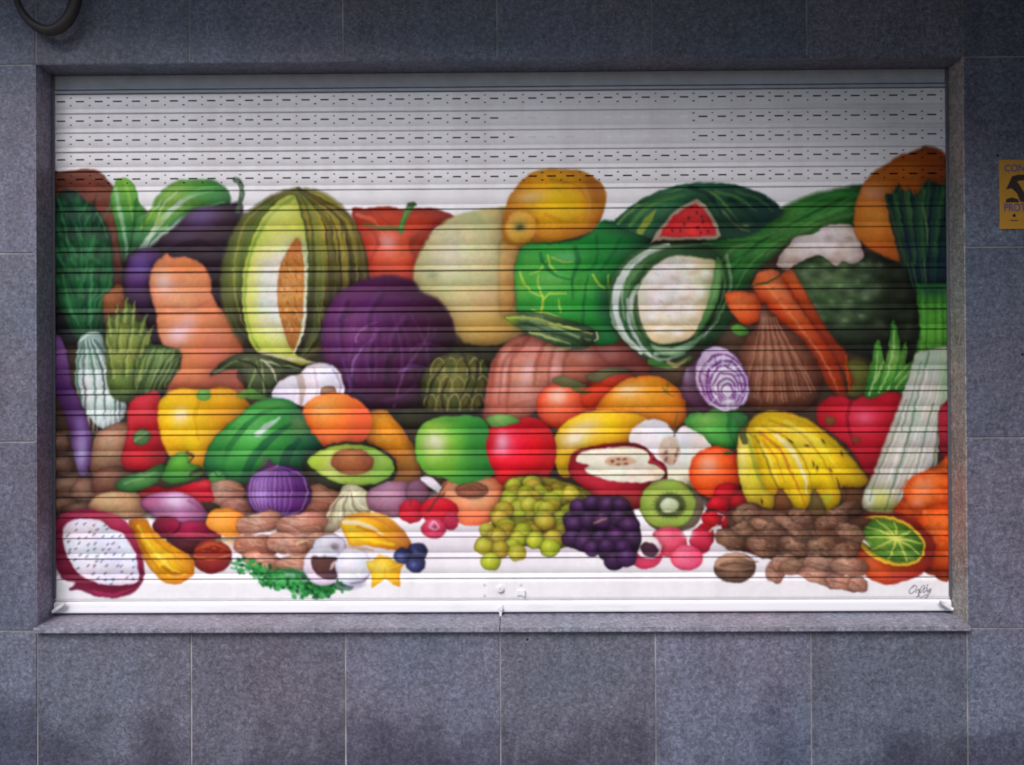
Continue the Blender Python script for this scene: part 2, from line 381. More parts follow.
# ---------- red pepper left
fill([(122,458),(128,436),(129,410),(135,399),(148,393),(160,391),(164,410),(164,432),(168,452),(165,464),(150,470),(130,470)], 'd8303a b8202c 8e1822', light=(150,405), R=75, rim=('6a0f1a',4,.5))
glow(145,408,10,8,'e0505a',.5); glow(138,458,10,8,'e82a30',.6); glow(158,452,6,14,'8a1420',.5); glow(132,428,4,14,'e04a50',.35)
ell(143,437,9,8,'5f8a4a 3f6a38 2c4a24',ang=-20); stroke([(136,440),(143,436),(150,431)],'8aa070',2.5,1,.7)
# ---------- butternut
fill([(151,276),(157,262),(163,258),(168,254),(174,258),(185,257),(196,260),(206,268),(212,280),(213,294),(221,308),(230,317),(239,330),(244,345),(244,362),(238,376),(246,388),(240,396),(185,396),(168,390),(182,366),(180,350),(165,345),(158,330),(157,312),(152,295)], 'eda377 e08d5c d47a4e b0604a', light=(180,300), R=95, rim=('a4523e',5,.45), nz=.06)
glow(165,283,9,12,'f4d6cc',.75); glow(180,334,13,10,'eecbd6',.85,-25); glow(190,322,8,9,'eac4d0',.5); glow(215,350,16,26,'c46a60',.45); glow(190,268,18,6,'e0803c',.5); glow(205,300,10,16,'c87458',.4)
glow(190,372,18,12,'e8905c',.6); stroke([(157,312),(170,308),(190,310),(212,300)],'c0684a',6,2,.3)
# ---------- yellow pepper
fill([(159,420),(160,405),(166,395),(176,389),(188,388),(205,390),(222,387),(238,392),(250,403),(252,410),(244,416),(230,426),(216,440),(208,455),(206,470),(198,466),(190,474),(176,462),(164,444)], 'fbd23c f2bc1c e0a018 b87a14', light=(180,420), R=72, rim=('b07818',4,.4))
glow(182,415,8,7,'f6e6d0',.8,-40); glow(205,400,30,7,'f4c838',.5); glow(195,440,10,14,'ffdc28',.6); glow(218,412,14,12,'dc9820',.5); stroke([(203,396),(196,415),(200,440)],'c88a14',4,2,.4); stroke([(225,392),(236,404),(230,420)],'d8a020',4,2,.4)
ell(205,395,7,6,'6aa848 3f8a38',ang=10); glow(226,392,14,5,'7aa830',.5)
# ---------- melon
ME = [(300,189),(318,191),(335,200),(350,215),(361,235),(370,255),(375,278),(373,300),(366,322),(352,342),(330,358),(300,366),(270,362),(248,350),(232,328),(224,305),(221,280),(225,255),(234,232),(248,213),(268,199),(285,191)]
fill(ME, 'b8a83e 958c34 6a6228 423a1c 352e1a', light=(320,222), R=120, rim=('4a4a20',5,.5), nz=.12)
glow(240,265,14,50,'8fa446',.75,12); glow(340,225,14,18,'b8a040',.5); glow(345,310,26,40,'2e2818',.65); glow(330,345,30,18,'3a3420',.6)
for k,c,w in [(-.92,'4f6a28',2.5),(-.82,'b8c060',2),(-.74,'5a7a30',3.5),(.22,'3a4420',4),(.34,'8a9440',3),(.42,'2c2814',2.5),(.5,'98903a',3),(.57,'2a2412',2.4),(.64,'7a7230',2.5),(.7,'261f10',2.4),(.77,'a08c3c',2.4),(.84,'2a2412',2.2),(.91,'8a7a34',2.2),(.96,'33290f',2)]:
    meridians(298,276,77,88,[k],c,w,.6)
for k in range(26):
    kk = .25+.7*r_.rand(); yy = 215+r_.rand()*120; xx = 298+kk*77*math.sqrt(max(0,1-((yy-276)/88)**2))
    stroke([(xx-1,yy-9),(xx+1,yy),(xx+1,yy+10)], ['241e10','b6a648'][k%2], 2, .8, .55, w0=.8)
for kk_,cc_,ww_ in [(.28,'6f8a3c',8),(.48,'2e2a14',7),(.62,'a8943a',6),(.72,'2c2410',6),(.86,'8a7430',6),(.93,'2a2010',5)]: meridians(298,276,77,88,[kk_],cc_,ww_,.45)
fill([(296,197),(301,212),(306,230),(309,255),(309,285),(306,318),(301,340),(296,354),(312,362),(300,366),(275,362),(256,350),(247,328),(243,300),(245,268),(253,240),(266,215),(282,200)], 'f0f0e2 ecede0 e8eada dfe2a0 cfd860', light=(296,290), R=62, nz=.04, warp=.1)
stroke([(297,196),(302,213),(307,232),(310,258),(309,290),(306,320)], '3f5a30', 2.5, 2, .8, clip=False)
stroke([(294,199),(278,209),(262,230),(250,260),(246,295),(249,325),(260,350)], '6f9a3c', 3.5, 2, .8, clip=False)
stroke([(270,205),(255,228),(246,258)], '5a8a30', 3, 2, .6, clip=False)
glow(275,215,20,12,'d6e07a',.6,-30); glow(252,300,7,46,'dfe25a',.55)
fill([(298,238),(303,252),(305,285),(303,318),(297,345),(293,350),(287,338),(281,318),(278,292),(281,268),(288,252)], 'd89a52 c98540 b87034 a0602c', light=(287,290), R=60, rim=('9a5a28',2.5,.5), nz=.15)
streaks(292,290,11,48,['ecc08a','a05a24','f0cfa0','8a4c20'],70,1.6,75,.7,4,.12)
stroke([(306,300),(305,322),(301,340),(294,354)], 'f0ecd8', 2.4, 1.5, .9, clip=False); stroke([(262,352),(280,357),(300,360),(316,363)],'e6e0c8',4,2,.7,clip=False)
# ---------- flower end leaves
fill([(211,376),(220,364),(236,355),(254,353),(272,357),(292,362),(308,368),(300,374),(286,374),(278,384),(274,394),(262,396),(250,390),(243,372),(228,370)], '5a6440 3c4a2a 2b361e', light=(255,368), R=50, nz=.2)
for p,c in [([(215,373),(235,362),(256,358)],'6f7c50'),([(250,388),(256,372),(258,360)],'87a058'),([(265,394),(264,378),(262,364)],'9ab06a'),([(262,360),(280,365),(300,368)],'ccd0a8'),([(266,362),(274,372),(278,382)],'e0dcc0'),([(240,360),(256,366),(270,392)],'1c2412'),([(270,358),(288,368),(304,370)],'2a331a')]: stroke(p,c,2.2,.8,.8)
# ---------- back tomato
fill([(352,211),(368,209),(390,207),(400,210),(412,209),(432,209),(446,213),(455,218),(446,224),(433,231),(424,248),(418,262),(416,282),(374,282),(368,258),(362,238)], 'ee6a48 e2553a c8452c a33a26', light=(392,255), R=60, nz=.06)
glow(388,243,9,9,'f0b6b4',.75); stroke([(364,224),(378,240),(371,262)],'a83c28',5,3,.5); stroke([(424,232),(412,244),(417,262)],'9a3a24',6,3,.6); stroke([(358,215),(375,222),(385,236)],'f08a68',4,1,.5); stroke([(376,212),(384,220),(396,228)],'a5452c',3,1,.6); glow(442,219,12,5,'b83c2c',.5); glow(415,240,6,8,'7c3020',.4)
stroke([(364,224),(378,228),(392,229),(402,230)], '6f6a34', 6, 5, .9, clip=False,w0=2); stroke([(401,232),(404,220),(411,207)], '4b8a3c', 5.5, 6, 1, clip=False); stroke([(401,228),(405,216),(410,208)], '7cb45a', 1.6, 1, .8, clip=False); ell(412,205,4.5,2.6,'3a5a34 2f4a2a')
# ---------- cream melon
fill([(413,285),(416,262),(424,245),(433,232),(448,220),(466,213),(490,209),(512,208),(530,220),(545,250),(548,290),(540,320),(520,336),(498,345),(480,347),(463,341),(450,325),(434,305),(418,296)], 'dedcb4 d5d29c ccc284 c0a662 a88444', light=(458,252), R=100, rim=('a89858',4,.45), nz=.05)
glow(495,298,20,12,'d8a878',.55); glow(488,325,30,14,'cfa04c',.6); glow(450,258,14,20,'e6e2c6',.6); glow(433,276,6,4,'8a9874',.7); glow(520,285,12,40,'a48a48',.5); glow(470,222,22,7,'b8be84',.4); glow(455,300,14,10,'e4d49a',.5)
# ---------- purple cabbage
fill([(322,350),(323,325),(331,303),(346,288),(368,279),(392,276),(413,282),(422,292),(438,300),(450,315),(455,335),(453,358),(446,380),(432,398),(412,410),(385,414),(360,408),(341,394),(328,374)], '74376e 5c2258 471440 360e28 260a16', light=(352,325), R=112, rim=('2c1030',6,.5), nz=.09)
for p,c,w,a in [([(356,342),(358,334),(366,327),(378,322)],'a078a4',2,.6),([(394,408),(402,378),(416,355),(428,336),(429,316)],'80507f',2.4,.5),([(350,392),(352,372),(360,352),(372,340)],'7a4c90',4,.6),([(372,404),(371,380),(378,356),(392,344)],'3a1638',6,.6),([(395,400),(388,380),(392,358),(408,338)],'2c1028',7,.6),([(340,320),(362,304),(392,298),(420,306)],'4a2058',6,.5),([(422,294),(410,304),(402,318)],'38143c',4,.6),([(412,350),(424,344),(440,346)],'6e3c70',4,.5),([(400,372),(414,366),(430,368)],'8058a0',4,.5),([(335,345),(345,362),(344,384)],'54286a',5,.5),([(352,376),(354,362),(362,350)],'b090bc',1.4,.6),([(385,385),(386,365),(394,352)],'2c1028',4,.6),([(388,402),(410,396),(432,380)],'4c2046',6,.5),([(427,318),(437,338),(438,360)],'3a1230',6,.5)]:
    stroke(p,c,w,1,a)
for p_,c_ in [([(345,300),(338,322),(340,350)],'7a4c94'),([(380,292),(368,310),(366,330)],'6a3a80'),([(404,318),(392,335),(390,352)],'8a58a0'),([(378,330),(368,352),(370,380)],'9a6cb0'),([(436,330),(426,352),(430,378)],'6a3a70'),([(416,385),(400,396),(380,402)],'7c4c90'),([(344,360),(352,385),(370,400)],'8a5aa4')]: stroke(p_,c_,3.4,1,.3,soft=1.8); stroke([(x_+4,y_+3) for x_,y_ in p_],'2e0f30',4,1,.5,soft=2)
for k in range(12): stroke([(330+k*9,382-k*.5),(334+k*8.5,350),(345+k*6,312)],['5e3472','44204a','7a4a8a'][k%3],3.5,1,.28)
# ---------- dark gap + artichoke
fill([(452,345),(480,346),(500,346),(495,372),(488,400),(470,425),(410,430),(385,425),(385,414),(420,405),(445,382)], '4a4424 33301a 2a2a18', nz=.2, smooth=False)
fill([(421,390),(424,374),(432,362),(445,354),(462,351),(476,354),(487,366),(489,385),(484,402),(470,413),(445,417),(426,410)], '76763a 57582a 3c3c1c 28260f', light=(448,372), R=50, nz=.2)
for y in range(3):
    for k in range(5):
        x = 430+k*12+y*4; yy = 408-y*18
        stroke([(x-7,yy+2),(x-5,yy-8),(x+1,yy-14),(x+6,yy-8),(x+7,yy+2)], ['a09a54','8a8a44','b0a664'][(k+y)%3], 1.8, .8, .7); glow(x,yy-4,4,6,['6f6a30','4a5a28','80763a'][(k*2+y)%3],.7)
for p in [[(426,405),(434,380),(448,360)],[(462,352),(470,375),(460,400)],[(478,360),(476,385),(466,408)],[(446,415),(442,395),(450,375)]]: stroke(p,'1f1d0c',3,1,.7)
# ---------- garlic
fill([(272,398),(278,384),(289,376),(300,374),(308,366),(320,363),(332,365),(341,374),(345,388),(345,398),(356,400),(362,410),(330,404),(312,408),(290,402)], 'f6f0fa e9e4f0 d4ccd8', light=(316,378), R=60, rim=('b8a8b4',3,.5), nz=.03)
stroke([(300,376),(303,388),(302,404)],'c0a494',7,3,.7); stroke([(314,368),(318,384),(316,400)],'cbbcd0',3,1,.6); stroke([(334,370),(341,382),(340,395)],'a89aae',2.5,1,.7); ell(329,392,8,6,'b88a66 9a6444 7a4c34',a=.9); stroke([(282,384),(286,392),(292,399)],'cfc8da',3,1,.5); glow(352,404,8,5,'b89ac8',.5,clip=False)
# ---------- mango behind, orange
fill([(362,424),(370,412),(385,410),(397,421),(408,436),(417,452),(421,470),(418,484),(405,492),(392,490),(384,470),(372,450)], 'f0a030 dc8a24 b47a2c 8a5a30', light=(384,430), R=62, nz=.08)
glow(408,472,12,16,'9a6432',.6); glow(395,485,8,8,'c89230',.5)
ell(337,421,36,28,'ffb060 ff9440 f77a34 ee6636 dc5a30',ang=8,light=(322,408),R=56,rim=('d8602c',3,.4)); glow(362,425,12,20,'f2603c',.55); glow(330,440,18,8,'ff9a48',.5); glow(308,422,6,10,'e8542c',.35)
# ---------- green pepper
fill([(238,397),(250,388),(262,394),(270,400)], '5a9a30 4a8a34', a=.8)
fill([(205,470),(207,455),(213,441),(225,428),(240,416),(252,405),(266,399),(283,398),(296,404),(304,415),(311,430),(322,444),(326,453),(316,460),(307,468),(300,478),(275,484),(250,482),(228,482),(214,480)], '6ac060 41a040 2a8236 175a34 0e3a2c', light=(250,430), R=78, rim=('0e4426',4,.45), nz=.06)
stroke([(222,474),(228,452),(243,430),(262,414),(280,408)],'1c6a30',6,2,.7); stroke([(245,480),(254,458),(272,438),(292,424)],'145032',9,4,.7); stroke([(282,478),(288,455),(300,440)],'0e3830',10,5,.6)
stroke([(258,434),(268,426),(280,418)],'cfe2d6',6,2,.75); glow(262,432,7,4,'e4ecea',.5,-40); glow(300,425,10,10,'8a8a50',.5); glow(245,450,12,8,'5abf50',.5,-30); glow(228,462,12,10,'4fae48',.4); glow(275,405,20,4,'77b45a',.5)
ell(218,478,9,8,'5aa84e 3a8a40 2c6a34'); stroke([(214,470),(220,476),(226,472)],'1c4a24',1.6,.8,.8)
# ---------- brown shallots under pepper
for x,y,rx,ry,c in [(226,492,20,13,'d0a08c b07a62 7a4a3a'),(238,507,18,10,'c08a78 96604e 6a3c30'),(325,496,22,13,'cf9678 ae7256 7c4a36'),(318,510,20,9,'b87a60 8c5642')]:
    ell(x,y,rx,ry,c,nz=.12,wob=.1); streaks(x,y,rx,ry,['e6c4ae','7a4634','94583f'],14,1.4,5,.6,2,.6)
# avocado
fill([(303,466),(307,458),(318,450),(332,444),(350,441),(372,444),(388,452),(397,463),(395,477),(384,488),(362,494),(338,491),(318,482),(307,474)], '4a4a2a 38381f 2a2a18', nz=.12)
fill([(308,461),(318,452),(334,446),(352,444),(372,447),(387,455),(395,466),(390,476),(376,483),(352,485),(332,480),(316,471)], 'd8e68a bcd858 98c048 7cab3e', light=(335,462), R=60, rim=('76a034',4,.7), nz=.04)
glow(320,462,8,7,'b0cc20',.5); glow(372,462,16,14,'8aba60',.5)
fill([(332,462),(336,453),(350,449),(365,451),(374,459),(372,468),(360,474),(346,474),(336,469)], 'b06a3c 9a5634 7f4428', light=(348,457), R=30, nz=.08); glow(352,456,8,3,'c07a48',.5)
# ---------- violet ribbed onion
fill([(247,496),(249,482),(256,472),(266,466),(270,460),(277,465),(292,466),(304,473),(311,485),(312,499),(304,511),(288,519),(268,519),(254,511)], '8e60a8 703c88 581f68 401448', light=(262,488), R=56, nz=.08)
for k in [-.9,-.78,-.66,-.54,-.42,-.28,-.12,.05,.22,.4,.58,.75,.9]: meridians(279,492,32,27,[k],['c0a4da','40206a','9c7cc4'][int(abs(k)*50)%3],1.7,.6)
glow(262,495,6,7,'b8a0e0',.5); glow(270,466,9,5,'5a2a50',.7); stroke([(262,466),(266,460),(264,457)],'7a3a5a',2,1,.7,clip=False)
# ---------- endive
fill([(345,485),(362,487),(374,500),(370,512),(350,522),(330,534),(320,530),(326,515),(338,500)], 'e0dcb4 cfc6a0 b09a80', light=(352,496), R=50, nz=.1)
for i in range(10): stroke([(352,488),(345+i*3-12,504),(326+i*5,524-i*1.5)],['f2eed4','8a7a5a','e8e0b8'][i%3],1.7,.8,.8,clip=False)
# violet potatoes
ell(396,499,30,18,'b88aa0 96647c 6e4458',nz=.08,wob=.06); glow(385,492,14,6,'c49ab0',.5); ell(418,492,12,13,'9a6a80 7c4c60 5a3444'); glow(424,483,4,3,'6a3a4a',.4)
# ---------- chillies
fill([(117,484),(126,476),(140,473),(152,468),(162,463),(168,468),(163,478),(150,488),(132,492),(120,490)], '5a9a4c 3a7036 274e28', light=(142,476), R=36)
stroke([(126,483),(142,478),(156,472)],'7fae70',2,1,.6)
fill([(163,478),(166,468),(171,459),(180,452),(188,453),(192,462),(200,466),(205,472),(196,478),(184,482),(170,483)], '6ab43c 3f8a32 2a5c2a', light=(180,460), R=34); glow(182,460,6,5,'62b83c',.6); stroke([(188,452),(194,456),(190,462)],'3a2a1c',3,1,.8,clip=False); stroke([(192,474),(200,470),(206,472)],'3a2420',4,1,.8,clip=False)
fill([(140,492),(155,486),(172,488),(195,482),(210,479),(212,490),(214,500),(190,503),(165,498),(148,502)], 'd82838 b81c2c 8c1626', light=(195,490), R=50); glow(205,484,8,3,'e84a4a',.6); stroke([(150,494),(175,494),(212,496)],'7a1020',2,1,.6)
# ---------- shallots and beets
fill([(142,504),(150,495),(165,491),(182,492),(198,500),(208,512),(204,522),(180,524),(158,518)], 'e2b4d4 c484ac a05a84 74385c', light=(178,500), R=38); glow(176,500,11,5,'efcfe6',.7); glow(152,502,8,5,'c87090',.6); stroke([(190,500),(203,510),(205,520)],'8a4a70',3,1,.6)
fill([(154,524),(160,517),(172,516),(182,522),(192,520),(208,522),(220,531),(221,540),(205,543),(185,540),(166,538),(157,532)], 'b02a50 8e1838 661026', light=(190,527), R=40, rim=('500c20',3,.5)); stroke([(172,533),(195,533),(215,536)],'d04a6a',2.5,1,.7); stroke([(182,522),(178,530),(168,536)],'4a0c20',2.5,1,.7)
fill([(168,538),(200,541),(222,544),(206,552),(198,560),(185,562),(175,552)], '5a2028 3c1418', nz=.1)
ell(213,556,20,17,'c0452c 9a2a22 6c1820',light=(206,548),R=30,rim=('501018',3,.5)); glow(212,549,14,7,'7a1a14',.7); stroke([(195,556),(212,558),(231,555)],'e8823a',2,1,.8); stroke([(197,549),(212,543),(230,549)],'d86a30',1.6,1,.7); stroke([(200,564),(213,567),(226,563)],'8a2426',4,1,.5); streaks(212,549,12,5,['e8a070','c03828'],10,1.1,0,.6,5,.4)
ell(228,522,21,14,'ffb454 f79a38 e88228',ang=10); glow(216,520,5,8,'f8a848',.4); glow(236,540,14,6,'ff9c3c',.5,clip=False)
stroke([(218,540),(232,538),(240,542)],'7a8a5a',3,1,.7,clip=False)
# ---------- peanuts
for x,y,rx,ry in [(258,523,22,11),(300,524,24,12),(255,545,21,12),(292,544,26,12),(262,560,20,9),(300,562,24,9),(322,542,16,11)]:
    nut(x,y,rx*1.1,ry*1.1,['dfae94 c08a72 9a624e 6e4034','cf9c80 aa7058 84503e 5e362a'][int(x)%2],(x*7)%36-18,nz=.18,rim=('6a3c30',2.5,.45)); stroke([(x-rx*.7,y-2),(x,y+2),(x+rx*.7,y-1)],'7a4434',1.6,1,.5); streaks(x,y,rx,ry*.8,['eccab4','8a5040','a8684e'],22,1.3,10,.6,int(x),.4)
stroke([(298,543),(304,541),(308,540)],'efe0a8',1.6,1,.8,clip=False)
# parsley
rp = np.random.RandomState(11)
stroke([(231,562),(248,566),(262,572)],'2f8a48',2.4,1.6,.9,clip=False); stroke([(232,567),(250,570)],'3f9a58',1.6,1,.8,clip=False)
for p_ in [[(250,566),(268,572),(290,578),(318,586),(344,584)],[(262,572),(280,580),(300,592)],[(275,568),(298,572),(315,582)],[(285,580),(306,588),(326,592)]]: stroke(p_,'1c7a34',8,3,.85,soft=2.2,clip=False,w0=2)
PTH = cat([(238,563),(258,570),(272,577),(292,583),(312,590),(330,588),(346,584)],False,8)
for i in range(260):
    p = PTH[rp.randint(len(PTH))]; wv = 9 if p[0] < 330 else 4
    x = p[0]+rp.randn()*5; y = p[1]+rp.randn()*wv*.5
    if y > 600: y = 596
    q = 1.4+rp.rand()*2.2
    glow(x,y,q,q*.8,['1d7a30','2c9640','116026','4ab05a','0f5222'][rp.randint(5)],.95,rp.rand()*90,clip=False,p=2)
# ---------- mushrooms / mangosteen
ell(331,546,17,12,'f0ecf8 d6d0e2 aaa0b8',nz=.03); glow(335,546,5,4,'8a7078',.6)
ell(324,565,20,20,'f6f2fc e0dae8 b8b0c4',nz=.03,rim=('a89cb0',3,.4)); fill([(312,557),(322,556),(338,557),(340,570),(336,578),(322,577),(313,568)], '6a4038 5a3640 48303c', nz=.12); stroke([(336,562),(331,568)],'e6c8bc',4,2,.9); stroke([(330,552),(340,550)],'d0a49c',3,1,.7)
ell(354,566,18,20,'fbf8ff ebe8f6 c4bcd0',nz=.03,rim=('a8a0b4',3,.4)); glow(358,582,12,4,'9a92b0',.5); stroke([(352,583),(364,580),(371,574)],'6a5a70',2,1,.6); stroke([(338,585),(350,588),(366,584)],'a8a4c0',4,2,.5,clip=False)
ell(340,592,0.1,0.1,'ffffff')
# ---------- star fruits
fill([(341,524),(348,516),(365,512),(385,514),(398,524),(408,536),(412,546),(404,550),(385,548),(366,545),(352,545),(346,536)], 'fbd040 f0b428 d8902a b86a28', light=(352,534), R=66, nz=.05)
stroke([(344,522),(358,522),(374,528),(384,535)],'f4e8c4',4.5,1,.85); stroke([(350,516),(368,516),(388,524),(402,538)],'d0803a',3,1,.8); stroke([(352,534),(372,540),(394,544)],'ffe030',4,2,.7); stroke([(358,526),(378,534),(404,546)],'c07a24',2.6,1,.6); stroke([(372,514),(390,518),(404,532)],'e8c070',2.5,1,.7)
glow(405,535,5,10,'b4683a',.5); stroke([(350,545),(362,548),(374,550)],'c08a50',4,2,.5,clip=False)
fill([(366,562),(374,560),(380,553),(388,556),(394,560),(405,562),(401,570),(400,577),(401,586),(394,584),(386,578),(381,582),(373,587),(372,576)], 'ffe258 f5c92c e8a832', light=(380,565), R=32, smooth=False, nz=.04); glow(395,567,5,5,'e09a30',.7); stroke([(366,563),(385,568),(404,563)],'f8e888',1.8,1,.6); stroke([(385,568),(386,578)],'e0a030',1.6,1,.6); glow(375,567,5,5,'dccb50',.5)
# blueberries
for x,y,rx,ry in [(418,551,10,9),(403,555,9,8),(416,563,10,9)]:
    ell(x,y,rx,ry,'6a72a8 3c4478 262a50 1f1c3c',light=(x-2,y+1),R=13); glow(x+1,y-3,4,3,'26213c',.5)
# ---------- apricot
fill([(437,500),(440,488),(450,479),(468,475),(488,476),(502,482),(508,492),(506,504),(498,516),(485,524),(468,525),(452,519),(442,510)], 'fcd0a4 f9b88a f79a68 f4885a e8734e', light=(470,485), R=54, nz=.04)
glow(472,516,22,7,'f5744a',.65); glow(500,498,8,14,'f0a078',.4); glow(445,488,8,6,'f0a488',.5)
ell(472,490,16,8.5,'b06a4a 8f5640 744232',nz=.18); stroke([(458,488),(472,484),(486,488)],'c88a6a',1.5,.8,.6); stroke([(460,493),(473,495),(485,492)],'6a3a2a',1.6,.8,.6)
fill([(420,478),(428,475),(436,480),(442,487),(438,492),(426,484)], 'eef0f4 d6dce2')
# cherries
ell(412,511,13,12,'d83040 be1c30 8e1428'); ell(439,510,19,13,'e02c38 c82030 a01830'); ell(451,521,8,9,'c83050 b02848 8a2040')
ell(434,528,12.5,10,'ee8aa8 e04868 c83858 a82848',light=(433,524),R=17); stroke([(430,526),(434,521),(439,526),(435,529),(430,527)],'f4ccd8',1.6,1.2,.85); glow(435,526,2.5,2,'7a3050',.7)
stroke([(428,512),(437,499),(443,487),(447,483)],'4a3428',1.6,1,.9,clip=False); stroke([(441,496),(446,492)],'6a3a2a',3,1,.9,clip=False); stroke([(410,505),(412,498)],'5a2a2a',1.4,1,.8,clip=False); glow(413,519,8,3,'6a1c40',.5)
# ---------- pink squash
fill([(484,424),(484,405),(487,385),(491,366),(500,350),(514,338),(535,335),(565,334),(600,334),(624,338),(640,352),(650,368),(640,385),(612,395),(575,392),(540,408),(520,424),(500,432)], 'd89078 c4745e a85a48 823e34', light=(520,375), R=92, nz=.08)
for x,y,rx,ry,a in [(502,378,5,18,.5),(528,372,7,16,.75),(555,368,8,13,.55),(548,350,26,4,.3),(506,358,6,9,.4),(584,356,9,10,.35),(610,355,12,9,.25),(535,402,12,8,.4)]: glow(x,y,rx,ry,'efc4c0',a,12)
for p in [[(530,336),(512,360),(508,390),(506,424)],[(548,337),(538,358),(534,385)],[(575,340),(565,358),(562,384)],[(592,342),(600,356),(612,368)],[(500,348),(493,372),(490,400)],[(560,337),(551,358),(548,384)],[(517,345),(503,366),(499,404)]]: stroke(p,'7c3428',4,1.4,.5,soft=1.8)
stroke([(505,420),(515,405),(545,398)],'b05a50',5,2,.4); glow(625,365,20,12,'7a3834',.4); glow(492,395,6,20,'d87868',.4)
# ---------- yellow squash top
fill([(503,240),(503,222),(506,205),(514,190),(522,181),(532,173),(545,170),(562,170),(578,171),(592,177),(603,187),(606,199),(603,213),(598,224),(590,232),(572,239),(552,243),(535,244),(526,246),(517,250),(508,248)], 'f8cf34 eeb628 dd9a26 c27c22 a5601c', light=(553,203), R=64, rim=('b8741c',7,.65), nz=.07)
glow(562,203,26,12,'f6cc20',.7); glow(530,198,16,6,'e8c898',.7,-8); glow(596,195,10,16,'a8602a',.75); glow(590,183,10,7,'94521c',.5); stroke([(584,188),(590,206),(585,224)],'d89a50',3,1,.6); stroke([(536,222),(532,232),(540,240)],'c87c18',6,3,.6); glow(575,232,24,6,'c86a1c',.5); stroke([(550,180),(575,186),(588,200)],'b87820',3,1,.4); stroke([(545,215),(565,222),(585,215)],'d88e20',4,2,.5)
ell(521,228,16,17,'f2cf70 ecb848 d89a30',a=.75,soft=2); glow(515,238,10,8,'f0b848',.5,clip=False); glow(520,227,6,4.5,'6a6a38',.95,clip=False); glow(520,227,3,2.4,'3c4226',.8,clip=False)
fill([(500,246),(510,244),(520,250),(518,270),(514,300),(508,315),(500,310)], 'd8a860 c8924a b07a38', a=.7, soft=3)
# ---------- green cabbage
fill([(516,300),(514,275),(518,255),(527,244),(552,243),(575,240),(592,232),(600,222),(612,222),(630,228),(646,238),(650,248),(632,264),(618,282),(611,305),(612,325),(618,340),(600,345),(560,335),(535,318),(518,312)], '58b848 34a038 1c8a30 12702c 0e5230', light=(548,285), R=105, rim=('0f5428',4,.5), nz=.1)
glow(566,258,14,6,'7cc48a',.6); glow(552,282,20,8,'86cc70',.5); glow(590,285,12,10,'62b440',.5); glow(522,285,8,14,'8ac84a',.5); glow(612,242,22,8,'23903a',.6); glow(605,305,10,22,'0f4a30',.7); glow(530,262,10,8,'6fb850',.5); glow(585,320,20,10,'1f8a2a',.5); glow(553,296,24,12,'28982c',.4)
for p,w in [([(540,320),(542,308),(543,298),(538,285),(538,275)],2.4),([(543,300),(550,294),(566,294)],2),([(542,297),(534,294),(528,290)],1.8),([(520,272),(523,282),(530,290)],2),([(548,256),(550,266),(556,272)],2),([(560,312),(558,300)],1.6),([(593,275),(598,284),(604,288)],2),([(608,276),(608,290)],1.6),([(532,310),(550,314),(568,322)],2),([(545,262),(540,270),(530,275)],1.4),([(552,258),(562,262),(572,262)],1.4)]: stroke(p,'cfe04e',w,1,.85)
for p,w in [([(596,235),(597,255),(592,268),(580,272)],3),([(575,248),(578,262),(573,276),(572,300)],5),([(540,254),(545,266),(556,276),(572,280)],3.5),([(582,330),(584,300),(588,275)],3),([(620,240),(610,258),(600,272)],4)]: stroke(p,'0f5a2a',w,1.4,.6)
# zucchinis
fill([(505,318),(512,314),(530,313),(548,315),(570,321),(590,327),(598,334),(594,343),(580,350),(562,348),(545,342),(528,334),(514,326)], '6c8658 44643c 2e4a2e 24381e', light=(540,320), R=60, nz=.12)
for p,c in [([(507,318),(530,318),(560,326)],'c4cc4a'),([(512,322),(535,326),(556,338)],'263c22'),([(520,318),(545,324),(575,336),(590,340)],'8aa868'),([(550,324),(570,328),(592,334)],'d8d868'),([(530,332),(550,338),(570,344)],'c2c878'),([(545,318),(565,324),(582,328)],'2a4424'),([(552,334),(570,338),(585,346)],'1c2c18')]: stroke(p,c,2.2,.8,.85)
stroke([(582,338),(586,344),(592,342)],'1e2818',4,2,.8,clip=False); stroke([(596,332),(597,338),(594,341)],'dcd8b0',1.8,1,.9,clip=False); glow(512,320,7,6,'b4c43a',.6,clip=False)
stroke([(570,348),(556,350),(545,348)],'8a9a60',2,1,.6,clip=False)
# ---------- tomatoes center, persimmon, mango
ell(612,388,26,16,'e0482c c03a24 8a2c20',ang=-12)
ell(566,405,30,24,'f7b090 ee6a44 e04a2c c43a26',ang=-6,light=(558,397),R=44); glow(557,396,9,7,'fbd2b8',.7); glow(590,402,12,12,'c83a24',.4)
ell(600,398,20,14,'e84a22 d23c20 a83420',a=.8); 
fill([(552,380),(562,376),(575,380),(588,386),(575,388),(560,386)], '6a6a40 4a5430'); fill([(585,378),(598,370),(618,368),(630,372),(612,376),(598,382)], '6a6440 38401f'); stroke([(574,388),(582,392),(590,392)],'4a5420',5,2,.8,clip=False)
fill([(596,412),(603,398),(614,387),(628,379),(645,376),(662,378),(676,387),(684,398),(686,412),(682,424),(660,430),(620,428)], 'fbb448 f29c2c e08424 b8661e', light=(630,396), R=66, nz=.05); glow(628,391,13,6,'fbe0b0',.75,-10); stroke([(663,388),(668,394),(674,396)],'6a6424',2.4,1,.7); stroke([(668,382),(667,390)],'6a6424',2,1,.7); glow(675,412,8,12,'c87420',.4)
